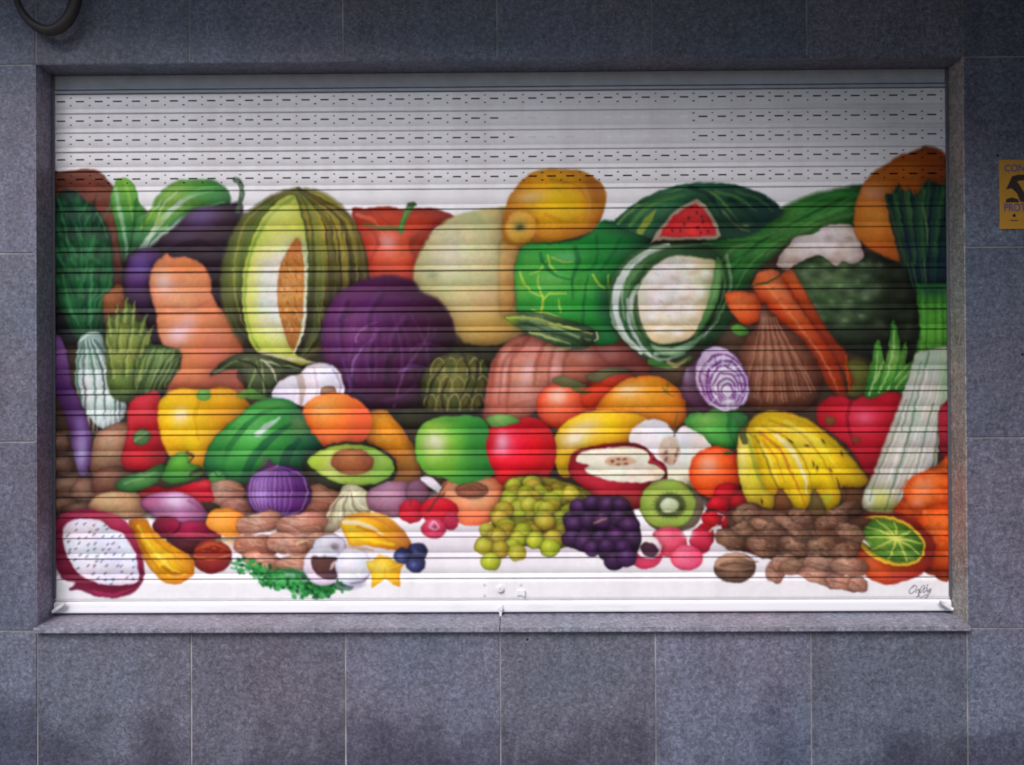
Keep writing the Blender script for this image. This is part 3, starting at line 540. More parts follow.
fill([(553,458),(553,444),(558,430),(568,420),(583,413),(604,411),(632,413),(648,420),(650,432),(640,446),(612,450),(586,455),(576,468),(568,477),(560,474)], 'ffe25c fbcc28 f0b41c d8941c', light=(590,426), R=72, rim=('c88a18',3,.4)); glow(574,438,15,9,'fbeeea',.85,-20); glow(582,426,12,5,'f8dcc0',.5,-10); glow(562,470,5,4,'8a9a20',.6); glow(625,442,16,5,'f09c24',.5); glow(560,460,5,10,'ffd820',.5)
# white halved apple
fill([(628,440),(633,428),(642,421),(654,419),(666,423),(674,432),(682,426),(694,427),(705,436),(712,450),(706,465),(697,480),(690,492),(672,487),(660,475),(650,462),(636,452)], 'f6f6f8 eeeef0 e8e4d8 dcd8b8', light=(660,438), R=66, nz=.03, rim=('b8c4a0',2,.5))
glow(675,475,14,14,'e0e4b8',.5); glow(692,485,8,10,'bcd8a0',.7); ell(669,450,10,14,'e6c6a4 d2a684',a=.75,soft=2); 
for x,y in [(665,452),(666,459),(676,455),(678,450),(674,462)]: glow(x,y,1.6,2.6,'4a2a1c',.95,20)
stroke([(674,436),(674,424),(677,413)],'6a5a30',1.6,1.2,.9,clip=False); glow(675,434,3,6,'a8b890',.6)
# green pepper right
fill([(683,424),(690,414),(704,409),(725,408),(742,412),(748,422),(742,436),(736,448),(724,450),(710,444),(700,434)], '8ac460 56aa48 2f8a3c 1c5c34', light=(705,418), R=50); stroke([(730,410),(728,428),(734,444)],'1c5a2c',5,2,.5); glow(722,440,10,8,'5ab83c',.5)
# half red apple
fill([(568,470),(570,458),(577,450),(592,446),(612,443),(635,443),(648,449),(654,457),(663,463),(667,474),(662,488),(650,499),(640,508),(622,510),(605,506),(590,494),(575,480)], 'e8384a d02a3c b02030 8a1a28', light=(600,492), R=60, nz=.06)
glow(622,500,18,6,'7c6a34',.6,-4); glow(640,497,14,7,'d82c38',.5)
fill([(576,460),(580,453),(594,449),(614,447),(634,447),(646,451),(650,458),(648,463),(658,466),(664,472),(660,479),(645,482),(624,482),(604,479),(590,474),(584,469),(588,465),(580,463)], 'f8f2e0 f2ead0 e8e2c0', nz=.03, rim=('e8c8b8',1.8,.5))
stroke([(652,455),(650,461),(656,463),(664,468)],'d83a54',1.6,1.4,.9,clip=False); stroke([(583,466),(600,470),(625,474)],'d8d8b0',3,1,.4)
ell(620,461,16,4.6,'e4bc9c d8a888 ecd4b8',soft=1.4)
for x,y in [(612,461),(618,458.5),(624,459),(618,464),(625,464)]: glow(x,y,2,1.3,'6a3020',.95)
# red apple
fill([(484,452),(485,438),(491,427),(503,421),(515,420),(530,417),(544,422),(553,434),(556,450),(553,468),(543,482),(530,490),(515,491),(502,484),(491,472)], 'f4506a ec2438 dc1a26 b81420 8a101c', light=(506,445), R=62, rim=('8a0c18',4,.4)); glow(502,442,6,11,'f8b4cc',.8); glow(500,450,8,5,'f890a8',.5); glow(530,424,14,7,'9a1220',.6); glow(520,420,6,3,'b82028',.4); glow(540,475,10,10,'a01420',.4)
fill([(486,418),(498,414),(512,416),(520,421),(508,425),(492,427)], '86b860 5a9640 3a6a2c'); 
# green apple
fill([(415,447),(417,433),(425,423),(438,417),(452,416),(468,415),(482,419),(489,430),(486,447),(490,462),(494,474),(480,480),(460,484),(444,478),(428,474),(418,462)], 'b6d860 80c040 4c9e34 2f8230 22602a', light=(436,443), R=66, rim=('3a7a28',3,.4)); glow(435,442,10,11,'eef0d8',.8); glow(450,420,14,3,'3a7a28',.5); glow(432,428,10,5,'c2dc50',.5); glow(475,445,10,26,'1f6a2c',.4); glow(440,470,16,6,'8ccc3c',.5); glow(432,455,6,10,'b8d860',.4)
# kiwi
ell(672,507,31,26,'b0a48c 94866c 74664c',nz=.08); ell(667,504,28,25,'cfe07a b4cc5c a0bc50 86a43c',light=(668,504),R=30,rim=('6a7a30',2.4,.7),nz=.05); ell(670,505,15,12,'5a6438 4c582c 5e6c34',soft=1.6,nz=.2); ell(669,505,9.5,7.5,'dce4c4 c8d4a4 a8b884',soft=1.2)
for k in range(22):
    t=k*6.283/22; x,y=669+13.5*math.cos(t),505+10.6*math.sin(t); stroke([(x,y),(669+17*math.cos(t),505+14*math.sin(t))],'4a5426',1.1,.6,.6,clip=False)
stroke([(652,484),(668,480),(690,486)],'7a8a48',3,1.5,.6,clip=False)
# tangerine
ell(715,472,27,26,'fb9a70 f56a34 ec5224 c83f20',light=(708,463),R=42); glow(707,465,8,7,'fbc0a4',.6); ell(727,453,4,1.8,'4a6a24 3a5a20',soft=.5); glow(735,480,8,16,'b8321c',.45)
# cherry tomatoes
for x,y,rx,ry in [(727,495,14,13),(741,505,14,14),(718,505,12,9),(712,518,11,9),(733,522,13,11),(704,535,9,13)]: ell(x,y,rx,ry,'e02c34 c01c28 8e1420 6a1018')
stroke([(706,511),(714,510),(722,513)],'2c1c14',3,1,.8,clip=False); stroke([(708,531),(713,528),(717,525)],'eadcc8',2.4,1.4,.9,clip=False); stroke([(718,513),(724,516),(722,520)],'f0c4c8',1.6,1,.8,clip=False)
# lychees
ell(668,541,18,15,'f07a92 e4506c ca3c58',nz=.08); ell(700,540,11,14,'d84058 b82840 9a2038'); ell(686,557,16,13,'f0809a e8587a d04466',nz=.06); glow(687,534,6,4,'f6eef2',.8,clip=False)
ell(645,554,17,14,'ec6480 e04668 c43858'); ell(647,546,14,12,'fbf0f4 f4dce4 e8b8c8',ang=20); ell(649,549,9,7,'5c3444 47263a 3a1c2c',ang=25)
# ---------- green grapes
rg = np.random.RandomState(5)
def _in(q, P):
    c = False
    for i in range(len(P)):
        (ax, ay), (bx, by) = P[i], P[i-1]
        if (ay > q[1]) != (by > q[1]) and q[0] < (bx-ax)*(q[1]-ay)/(by-ay)+ax: c = not c
    return c
GP_ = [(510,484),(535,478),(565,484),(588,494),(590,512),(580,530),(566,542),(540,544),(515,542),(497,538),(500,515),(508,498)]
GR = sorted([q for q in [(498+rg.rand()*94, 482+rg.rand()*62) for _ in range(110)] if _in(q, GP_)], key=lambda q: q[1]+rg.rand()*22)+[(487,530),(497,536),(512,545),(535,540),(484,545),(500,549),(549,549)]
fill([(505,482),(530,476),(560,480),(590,492),(595,510),(580,540),(555,548),(520,545),(495,548),(488,530),(505,505)], 'b0b030 98962a 8a8028', nz=.2)
for x,y in GR+[(484,546),(517,552),(550,547),(491,561)]:
    _q = .82+.36*rg.rand(); ell(x,y,9.3*_q,8.4*_q,['dcd868 c4c040 a8a030 8a7c28','d8cc60 c4b03a a89030 84702a','d8e068 b8c838 9cac30 7c8424'][rg.randint(3)],light=(x-2,y-2),R=13,soft=.9)
stroke([(492,543),(491,536),(493,530)],'8a6a40',1.6,1,.8,clip=False)
# ---------- black grapes
PG = [(578+rg.randn()*8+k%5*9, 510+k//5*9+rg.randn()*3) for k in range(20)]+[(579,507),(592,503),(607,505),(620,505),(574,524),(588,520),(602,520),(618,518),(628,526),(572,538),(584,542),(600,538),(616,536),(632,538),(592,548),(608,552),(622,548),(614,560),(626,557),(606,546)]
fill([(570,512),(590,500),(622,500),(638,520),(640,545),(628,562),(612,566),(596,552),(574,546),(566,530)], '3c2040 2c1830', nz=.1)
for i,(x,y) in enumerate(PG): _q = .8+.3*rg.rand(); ell(x,y,10.5*_q,9.5*_q,['684272 4a2454 361840 26122a','5c3a68 40204a 2e1636 201024'][i%2],light=(x-1,y-3),R=14,soft=.9)
stroke([(594,523),(600,520),(606,518)],'c0986a',1.6,1,.8,clip=False)
# ---------- cauliflower leaves + long zucchini
fill([(608,305),(609,285),(618,268),(632,254),(648,246),(668,242),(700,242),(735,236),(728,262),(728,290),(716,318),(704,338),(690,352),(672,362),(655,364),(638,354),(622,340),(612,325)], '6a9a5c 4a8248 2f6234 244a28', light=(640,280), R=90, nz=.14)
stroke([(668,245),(645,254),(627,270),(616,292),(615,314),(624,336),(640,352)], 'dfe6e2', 9, 5, .92, w0=4); stroke([(678,250),(656,260),(640,276),(631,298),(632,322),(644,345),(655,356)], '3a6a38', 9, 6, .9, w0=5)
stroke([(628,300),(629,322),(638,342),(650,356)], 'e6eaf0', 4, 3, .7); stroke([(645,268),(634,290),(633,310)],'24481f',3,1.4,.6); stroke([(612,292),(611,315),(620,336)],'8ab08a',2.4,1,.7)
fill([(700,238),(722,237),(742,229),(762,220),(782,208),(805,197),(832,190),(862,186),(864,200),(862,216),(850,230),(822,233),(796,240),(775,254),(758,270),(748,285),(740,300),(732,318),(722,334),(706,350),(700,345),(712,318),(722,288),(722,262),(712,250)], '58a244 3a8a36 2a6e2e 1e4a24', light=(790,215), R=120, nz=.16)
for p,c,w,a in [([(860,190),(815,212),(775,232),(742,258),(725,290),(716,325)],'1c4a1c',3.4,.8),([(862,200),(820,218),(785,238),(752,262),(735,290)],'5f9c4c',4,.6),([(700,244),(740,240),(780,226),(820,205)],'2c8a34',4,.6),([(862,212),(825,222),(795,236),(765,256)],'8a9a5c',3,.5),([(728,240),(760,238),(785,228)],'79aa5c',2.5,.5),([(700,342),(716,320),(728,294)],'7fb070',4,.5),([(860,196),(830,196),(800,206)],'2f8a34',5,.6),([(720,262),(732,250),(750,242)],'8aa060',4,.4)]: stroke(p,c,w,1.2,a)
for k in range(26): 
    t=r_.rand(); x=720+t*135; y=262-t*60+r_.randn()*9; stroke([(x-12,y+8),(x,y),(x+14,y-6)],['4c9a40','1f5a26','6aa850','2a7a30'][k%4],2,.8,.45)
stroke([(655,354),(675,350),(700,338),(716,322)],'b8ccc4',4,1.5,.8,clip=False); stroke([(650,362),(672,366),(690,358)],'4a8a3c',6,3,.8,clip=False); stroke([(668,362),(676,366),(686,360)],'c4a878',4,1,.8,clip=False); stroke([(660,352),(690,344),(712,332)],'345a38',3,1,.7,clip=False)
# cauliflower head
for i_,p in enumerate([[(612,322),(630,345),(655,358)],[(616,276),(610,300),(616,326)],[(632,262),(622,288),(624,320)],[(720,262),(724,288),(716,314)],[(726,256),(730,284),(722,312)],[(700,344),(712,328),(722,300)],[(640,350),(660,360),(684,354)],[(650,248),(680,246),(712,244)],[(625,270),(640,256),(670,248)]]): stroke(p,['9cbc94','2c4c26','cfdccc','7aa868'][i_%4],3,1,.6,clip=False)
fill([(636,312),(636,294),(642,280),(652,268),(664,259),(680,256),(698,258),(716,262),(719,276),(716,296),(706,312),(700,328),(686,340),(668,344),(652,342),(642,330)], 'fbf6f0 f4eee2 e8dcb8 d8c48c', light=(668,290), R=62, nz=.04, rim=('b0a478',2.5,.5))
glow(712,300,10,40,'5a8a4a',.45); glow(645,300,6,30,'cfd8b8',.4)
for x,y,q in [(655,282,9),(672,272,9),(690,268,8),(706,276,8),(662,300,10),(682,292,10),(700,294,9),(652,318,8),(672,318,10),(690,314,9),(660,332,7),(678,334,8)]:
    glow(x+2,y+q*.7,q*.7,q*.3,'c0a880',.45,(x*13)%50-25); glow(x+q*.8,y+q*.3,q*.35,q*.5,'cdb890',.18); glow(x-1,y-2,q*.65,q*.5,'fffdf6',.75)
streaks(680,295,34,36,['c8ac84','b89a90'],18,1.6,30,.5,9,.14); stroke([(636,296),(638,318),(648,340)],'2c4a24',2.4,1.4,.8,clip=False)
fill([(716,258),(722,268),(720,290),(712,312),(700,332),(690,344),(700,322),(708,300),(712,280)],'7fae6a 4f8a44 356a34',a=.9,halo=.2); fill([(650,344),(668,348),(690,342),(704,332),(694,346),(676,356),(658,354)],'c8d8c0 7ca878 3f7040',a=.9,halo=.2); fill([(640,284),(634,300),(634,320),(642,338),(632,326),(628,306),(632,290)],'dfe8d8 8ab080 3a6a38',a=.9,halo=.2)
# ---------- watermelon
fill([(615,224),(622,214),(636,203),(655,193),(678,186),(700,183),(725,184),(748,189),(766,197),(778,206),(782,214),(768,224),(752,234),(720,239),(660,240),(640,236)], '3c7a4c 23603c 17482f 10302a', light=(665,205), R=100, nz=.1, rim=('174a34',4,.5))
for p,c,w in [([(618,224),(632,210),(655,198),(680,190)],'7aa04c',3),([(630,226),(642,212),(660,202),(684,196)],'5f9440',4),([(640,232),(648,220),(656,210)],'b4b83c',7),([(700,190),(715,196),(726,208),(738,222)],'6a9448',3),([(715,192),(740,200),(756,212)],'4a7c40',3.5),([(735,192),(758,200),(772,212)],'3c6a38',3),([(722,212),(738,228),(748,232)],'8a9450',2.4),([(690,188),(706,194),(716,206),(722,220)],'0f2c28',5),([(730,200),(748,214),(758,224)],'0d2822',5),([(640,204),(660,196),(684,192)],'1f4a30',3)]: stroke(p,c,w,1,.75)
glow(733,223,14,10,'12261e',.6); glow(745,226,4,2,'b8b060',.5)
fill([(696,199),(704,204),(710,213),(716,224),(720,236),(716,240),(656,241),(650,244),(656,232),(664,222),(676,210),(688,203)], 'd8c8b0 c8b8a0', smooth=False)
fill([(695,204),(703,209),(709,218),(714,229),(715,236),(690,238),(659,237),(663,229),(672,218),(684,209)], 'ea3c3c d82c30 c02028', light=(690,228), R=44, smooth=False, nz=.08)
for x,y in [(696,213),(688,219),(701,217),(684,225),(702,222),(697,228),(680,231),(708,232),(691,206),(672,231),(700,233)]: glow(x,y,1.2,1.8,'3c1418',.9)
# ---------- carrots
fill([(724,297),(730,292),(742,292),(754,294),(762,304),(766,314),(758,322),(742,324),(732,314)], 'ee7a44 dc5a2c b84424', nz=.1)
glow(744,316,12,5,'f06428',.6); fill([(730,328),(738,324),(748,330),(744,336),(734,334)], '5a9a3c 3c7a2c')
fill([(752,285),(756,275),(766,270),(778,272),(786,284),(800,302),(817,326),(830,348),(839,370),(845,390),(847,402),(837,397),(826,384),(812,364),(795,344),(778,324),(762,304),(755,294)], 'fa9660 f0703a dc5428 b24422', lin=(796,300,776,328), warp=.1)
glow(765,280,10,8,'d86030',.5); stroke([(764,284),(790,316),(820,356),(838,392)],'f8a070',3,1,.55)
fill([(780,276),(788,270),(802,269),(812,278),(820,296),(826,318),(838,330),(852,338),(854,346),(844,346),(848,362),(853,382),(850,396),(843,374),(832,354),(818,334),(804,314),(790,296)], 'f68a50 ec6830 d05024 a84020', lin=(822,300,804,320), warp=.1)
fill([(806,276),(816,284),(828,304),(840,322),(854,336),(850,342),(836,336),(820,316),(808,294)], 'f08048 dc5a2c b44422', lin=(830,308,820,318)); stroke([(794,276),(812,308),(834,344),(848,376)],'f69a64',3,1,.5); stroke([(786,284),(800,308),(818,332),(838,362)],'7a2c18',2.4,1,.7,clip=False); stroke([(752,286),(768,282),(784,272)],'2c4a20',2.4,1,.8,clip=False); stroke([(838,330),(848,342),(852,344)],'c8402c',4,1,.7,clip=False)
stroke([(822,314),(838,330),(856,344)],'cc4426',7,2,.9,clip=False,w0=3); stroke([(824,313),(840,328)],'ee7a48',2,1,.6,clip=False); [stroke([(x,y),(x+5,y-3)],'a03a1c',1.2,.8,.5,clip=False) for x,y in [(770,290),(776,302),(784,312),(796,326),(804,340),(798,288),(806,300),(814,316),(826,336)]]; ell(850,346,4,5,'b8b4b0 a09a94',a=.6); glow(854,329,2,3,'e0dcdc',.7,clip=False); glow(858,348,6,3,'9a9290',.5,clip=False)
fill([(846,362),(862,360),(872,372),(866,394),(846,396),(852,380)], '6a7a2c 5a5a20', a=.8, soft=2); stroke([(845,356),(846,372),(848,392)],'c85a24',2,1,.7,clip=False)
# ---------- broccoli
fill([(792,268),(802,260),(814,257),(822,250),(832,254),(845,262),(856,256),(872,254),(890,262),(912,268),(918,290),(920,330),(916,360),(900,372),(880,362),(862,358),(848,352),(834,340),(822,322),(812,304),(802,288)], '6a8a58 4c6c42 354c30 222c1c 181e14', light=(822,278), R=90, nz=.3)
for i,(x,y) in enumerate(scat(800,258,880,325,70,2)): glow(x,y,4+3*r_.rand(),3+2*r_.rand(),['7a9a66','3c5c34','5a7c4a','2a4424','889a78'][i%5],.5)
for i,(x,y) in enumerate(scat(880,262,920,360,45,3)): glow(x,y,4,4,['2c3c22','161c10','3a4a2c'][i%3],.5)
[(glow(x+1.5,y+4,7,5,'121a10',.55),glow(x,y,6,4.5,'56764a',.6),glow(x-1.5,y-2,3,2,'8aa878',.55)) for x,y in [(812,270),(828,266),(845,272),(862,266),(822,284),(840,288),(858,284),(832,304),(850,304),(866,300),(845,322),(862,318)]]; [(glow(x+1,y+4,6,5,'0e140a',.6),glow(x,y,5,4,'36482c',.6)) for x,y in [(880,272),(896,276),(884,290),(900,296),(882,312),(898,318),(886,334),(904,338)]]; glow(868,292,8,5,'8aa090',.4); glow(890,300,18,40,'1a2014',.5)
# white cauliflower behind
fill([(776,266),(780,254),(788,246),(794,238),(806,236),(814,234),(822,227),(834,225),(846,225),(856,230),(860,244),(862,258),(852,264),(842,262),(834,266),(820,256),(808,258),(796,264),(786,270)], 'f8f2ea ece2da d4c4ba b4a298', light=(822,240), R=52, nz=.06)
for i,(x,y) in enumerate(scat(782,230,858,262,26,5)): glow(x,y,5,3.4,['fbf4f0','b89c92','e8dad2'][i%3],.55)
# ---------- brown onion / coconut
fill([(735,372),(738,352),(746,338),(755,326),(760,312),(764,303),(770,312),(780,322),(796,334),(808,348),(818,366),(822,384),(816,402),(798,412),(765,412),(744,404),(736,390)], 'a06a50 84503a 643626 46241a', light=(764,362), R=74, nz=.14)
for k in range(22):
    x0=742+k*3.6; stroke([(x0,404-abs(k-9)*1.2),(752+k*2.3,360),(761+k*.7,318)],['b88468','5a2e20','8a5640','c09a80'][k%4],1.7,.8,.55)
glow(762,318,5,10,'d8b09a',.4); streaks(775,380,36,24,['4a2418','9a6a52'],26,2,80,.5,8,.4)
# purple onion pair
fill([(680,392),(683,376),(690,364),(702,354),(716,350),(716,384),(712,408),(700,412),(688,404)], '8a6a8a 5c3650 442438', light=(690,376), R=40); glow(686,372,3,9,'b8a0c0',.6)
fill([(694,378),(696,362),(703,351),(714,346),(725,348),(737,358),(745,372),(749,388),(746,402),(736,408),(722,410),(708,404),(698,392)], 'ded4e4 cdc0d4 b8a8c4', light=(722,384), R=50, rim=('5a2468',2.5,.8), nz=.04)
for q in [.88,.74,.6,.47,.34,.22]:
    P = epts(723+(1-q)*5,380+(1-q)*14,26*q,31*q,-14,n=14,wob=.16,seed=int(q*100)); stroke(P+[P[0]],'632a72',2.6*q+.9,2,.82); 
for q in [.81,.54]:
    P = epts(723+(1-q)*5,380+(1-q)*14,26*q,31*q,-14,n=14,wob=.2); stroke(P+[P[0]],'efe8f4',1.4,1,.7)
[stroke([(723+24*math.cos(t)*.55,382+29*math.sin(t)*.55),(723+24*math.cos(t+.12),382+29*math.sin(t+.12))],['5a2468','f4eef8'][i%2],1.8,.8,.55) for i,t in enumerate(np.arange(0,6.2,.42))]; glow(728,402,9,3.5,'f0ecf2',.8); glow(704,388,4,10,'8a4a94',.4); stroke([(712,404),(724,410),(738,407)],'e8e0ea',2.2,1,.8,clip=False)
# ---------- bananas
fill([(736,444),(742,430),(750,420),(762,412),(778,411),(796,415),(814,424),(832,438),(846,452),(858,466),(867,480),(860,487),(850,490),(842,486),(838,502),(828,514),(820,502),(812,490),(808,506),(796,517),(788,504),(776,494),(772,508),(764,517),(752,512),(742,492),(737,470)], 'fbe248 f2d22c dcb824 b09020', light=(800,448), R=92, nz=.07)
MB_ = MASK.copy()
fill([(738,436),(745,431),(752,440),(756,460),(762,482),(774,500),(766,515),(752,508),(742,490),(737,466)], 'ead850 dcca3c b4a030', lin=(738,470,768,476), nz=.06); glow(741,455,5,20,'f4ecb0',.45); stroke([(748,440),(754,465),(764,492)],'8a9a34',4,1.5,.65); glow(763,504,5,8,'f4d41c',.6); MASK = np.maximum(MASK, MB_)
for p,c,w,a in [([(754,436),(764,455),(772,478),(788,506)],'8a7424',2.4,.8),([(758,432),(778,448),(790,472),(806,508)],'c8702c',3.5,.7),([(762,426),(788,440),(806,466),(812,492)],'b89424',2.4,.8),([(768,420),(798,432),(822,460),(840,498)],'c0982a',2.4,.8),([(772,415),(806,424),(836,450),(858,484)],'caa428',2.2,.7),([(775,435),(792,452),(804,478),(806,494)],'faf0c8',4,.8),([(760,444),(770,462),(778,484)],'fbee70',3.5,.6),([(785,422),(815,440),(838,470)],'fdf060',5,.55),([(762,440),(776,460),(784,482)],'cc6a2c',2.4,.5),([(756,418),(775,414),(800,420)],'c89a2c',3,.5),([(756,428),(790,430),(815,446)],'fdf3a0',2.4,.4)]: stroke(p,c,w,1,a)
for x,y,q in [(789,441,30),(822,441,50),(841,453,60),(812,464,80),(816,468,95),(830,470,70),(761,501,80),(806,446,20)]: glow(x,y,3,1.3,'4a3018',.9,q)
fill([(776,490),(782,488),(790,502),(796,517),(790,522),(780,520),(771,512)], '7a4a28 5e3a22', smooth=False); fill([(811,490),(815,488),(822,502),(828,516),(812,522),(800,518),(808,506)], '6a5a30 6a4228', smooth=False)
fill([(846,486),(840,504),(832,518),(860,520),(868,494),(858,488)], '6a3e26 5a3422', smooth=False); fill([(835,477),(841,488),(846,492),(842,502)], '5a3a20', smooth=False)
stroke([(744,441),(742,432),(746,424)],'4a4a24',7,4,.9,clip=False); stroke([(740,424),(734,416),(745,418)],'3a6a3a',5,3,.7,clip=False); glow(826,498,5,6,'9cb83c',.6,clip=False); glow(855,506,4,6,'8a7a50',0.3,clip=False)
# ---------- red peppers right
fill([(815,412),(820,402),(830,396),(842,397),(852,400),(862,396),(874,391),(888,390),(900,393),(905,402),(902,420),(894,440),(886,460),(878,476),(868,476),(858,462),(846,446),(830,432),(818,424)], 'e04058 cc2434 ac1c28 7c141e', light=(862,416), R=64, rim=('700e1a',4,.45), nz=.06)
stroke([(850,400),(846,420),(852,444)],'7a101c',4,2,.6); glow(864,417,8,5,'ec8094',.7); glow(866,416,16,6,'e03a58',.4); ell(829,421,5,5,'6a5a28 5a3a20',a=.8); ell(855,440,5,3,'5a4a24 5a2a20',a=.7); stroke([(876,406),(888,404),(894,400)],'5a3420',5,2,.7); glow(826,410,6,8,'e43c50',.5); glow(850,452,14,12,'e02c30',.5); glow(890,432,6,16,'901824',.5); glow(870,462,8,8,'e43838',.5)
# ---------- small lettuce
fill([(864,398),(866,378),(870,362),(874,344),(878,340),(881,352),(884,362),(888,344),(891,322),(894,322),(898,338),(900,352),(904,342),(906,352),(905,364),(914,358),(925,352),(920,366),(912,384),(906,394),(890,390),(876,396)], '8cc45a 5ea83e 3c8a30 2a5f24', light=(890,356), R=54, nz=.14)
for p in [[(868,395),(874,375),(876,352)],[(878,392),(886,374),(892,350),(893,330)],[(886,390),(896,376),(908,364)],[(872,384),(882,364),(886,350)],[(894,388),(904,376),(918,360)]]: stroke(p,'c4e49a',1.8,.8,.75)
for p in [[(874,394),(880,375),(884,362)],[(890,386),(897,366),(900,352)],[(900,392),(910,378),(920,362)]]: stroke(p,'2a6a24',2.2,1,.7)
# ---------- top right squash
fill([(853,232),(853,212),(857,196),(862,184),(874,172),(888,163),(900,156),(912,152),(924,147),(936,149),(944,157),(950,172),(950,262),(920,264),(896,262),(874,252),(860,242)], 'e0903c cf762c b85f24 94461c 6a3018', light=(880,215), R=88, nz=.09, rim=('8a4a1c',4,.4))
glow(873,194,14,9,'dcae98',.55); glow(870,225,13,18,'e0943a',.5); glow(935,160,14,12,'a04a1c',.6); glow(900,172,22,10,'c86c20',.5,-30); glow(944,200,8,40,'8a3a1c',.5); glow(880,250,16,8,'c45a28',.5)
# ---------- leek tops
fill([(884,196),(890,194),(894,190),(897,186),(903,192),(908,190),(912,196),(918,192),(922,188),(924,184),(930,182),(938,186),(944,186),(951,192),(951,294),(915,294),(908,276),(902,252),(896,228),(889,210)], '25523a 173c2c 0e2830 0c1e2a', light=(912,200), R=100, nz=.2)
for i,(x,w,c) in enumerate([(888,3,'10222e'),(896,3,'2f5c34'),(904,2.4,'47663c'),(910,3.4,'0d2230'),(918,2.4,'38603c'),(924,3,'6a8250'),(929,2,'141c2c'),(936,3,'1b4a30'),(942,2.4,'2a5a34'),(947,3,'0f1c28')]):
    stroke([(x,198-(i%3)*3),(912+(x-912)*.8,235),(922+(x-918)*.45,288)],c,w,2,.75)
for i_,(x0_,y0_,c_) in enumerate([(884,194,'16342c'),(891,190,'2c5a34'),(897,184,'0f2a2c'),(906,188,'3c6a3c'),(913,191,'12302e'),(921,183,'2a5a34'),(927,179,'1a4030'),(935,182,'0e2430'),(943,181,'244e34')]):
    stroke([(x0_,y0_),(x0_+(918-x0_)*.25,y0_+30),(x0_+(922-x0_)*.5,y0_+75)],c_,7,4,.85,clip=False,w0=1.2); stroke([(x0_+1,y0_+4),(x0_+1+(918-x0_)*.25,y0_+30),(x0_+1+(922-x0_)*.5,y0_+70)],'5f8048',1.2,.8,.45,clip=False)
glow(906,245,8,18,'101c34',.6); glow(935,272,12,14,'0c2a34',.5); stroke([(921,205),(925,225),(926,245)],'8c9a60',2,1,.6)
fill([(914,284),(951,284),(951,372),(912,372),(919,330)], '62b03a 47942e 2f7828', light=(928,335), R=52, nz=.12, smooth=False)
for i in range(9): stroke([(917+i*4,290),(918+i*4,330),(914+i*4.5,372)],['2c6a24','7cc04c','1f5a24','5aa038'][i%4],2,1.4,.5)
glow(932,290,20,8,'123c2c',.8); glow(924,318,6,12,'4aa83a',.4)
fill([(911,366),(915,354),(930,350),(951,352),(951,410),(942,412),(938,440),(934,470),(920,498),(902,514),(880,514),(862,508),(862,495),(870,478),(880,452),(892,420),(902,392)], 'eae6e2 dedad0 ccc8bc b4b49e', light=(915,420), R=100, nz=.05, lin=None)
for i_ in range(16): stroke([(922+i_*1.9,356),(908+i_*1.9+i_*.2,405),(880+i_*2.6,470),(866+i_*2.4,506)],['f6f2ee','a8b09c','c8ccb8','8fa890'][i_%4],2.2,1,.38)
glow(925,360,24,14,'9cc4a4',.7); glow(905,385,6,20,'b4d0c8',.5); glow(878,500,14,12,'d8e060',.7); glow(868,498,5,9,'e6e6f0',.7); glow(915,412,5,14,'a8d0b0',.6); glow(890,508,16,5,'bccc48',.6); glow(943,380,5,24,'5a9a58',.5)
for p,w in [([(928,352),(916,398),(906,440),(893,480),(884,510)],2),([(932,404),(922,440),(915,475),(908,500)],1.8),([(905,400),(890,440),(876,476),(868,500)],1.2),([(938,420),(934,450),(928,480)],1.8),([(920,362),(908,404),(900,430)],1.2)]: stroke(p,'5f7f5c',w,1.2,.8)
for p in [[(925,370),(915,410)],[(900,440),(888,480)],[(922,450),(912,490)]]: stroke(p,'f6eee8',4,1.5,.5)
fill([(937,414),(941,405),(951,403),(951,466),(943,462),(938,446)], 'b02c3a 8c1c2c 6a1424', nz=.08)
# ---------- mandarins and citrus
fill([(892,512),(900,500),(908,486),(920,474),(934,466),(951,462),(951,572),(930,574),(918,566),(905,545)], 'f48a40 e8682c cf4f22 a83e1c', light=(930,484), R=80, nz=.12)
ell(932,492,30,22,'f7a070 ee7234 df5624 c04a20',light=(922,486),R=44,nz=.1); glow(916,502,7,5,'f4b8a0',.5); ell(940,536,28,34,'f07c3c e45c24 c84a20 a83c1c',nz=.14)
for i,(x,y) in enumerate(scat(898,470,950,568,60,9)): glow(x,y,2.4,2,['c84a1c','f48c48'][i%2],.45,clip=False) if x>905+ (540-y)*-.1 else None
fill([(852,528),(858,518),(866,513),(900,514),(925,530),(934,546),(930,562),(920,574),(905,580),(888,584),(872,580),(860,568),(854,550)], 'ea7a48 e0592e c8442a a03428', light=(868,560), R=62, nz=.08); glow(898,577,14,4,'b04058',.4)
ell(889,540,37,23,'e8c43c f0d048 d8a830',ang=22,nz=.08); ell(890,540,33,19.5,'6c9a34 4a7c28 3a6420',ang=22,soft=1,nz=.15)
glow(872,528,9,5,'3f8a2c',.6); glow(905,555,9,5,'3c6a20',.6)
for t in range(0,360,36):
    a_=math.radians(t+10); ca,sa=math.cos(math.radians(22)),math.sin(math.radians(22)); ex,ey=31*math.cos(a_),18*math.sin(a_); stroke([(894,538),(894+(ex*ca-ey*sa)*.5,538+(ex*sa+ey*ca)*.5),(890+ex*ca-ey*sa,540+ex*sa+ey*ca)],'dfe070',1.9,1,.85,clip=False,w0=2.6)
streaks(890,540,26,15,['a8c850','2c5a1c','c8d868'],26,1.3,20,.6,3,.25); P=epts(889,540,36,22,22); stroke(P+[P[0]],'f4d848',1.8,1.8,.7,clip=False)
stroke([(856,531),(860,538),(868,545)],'f4e0dc',4,1.4,.9,clip=False); glow(905,555,10,3,'d8e070',.4,22,clip=False)
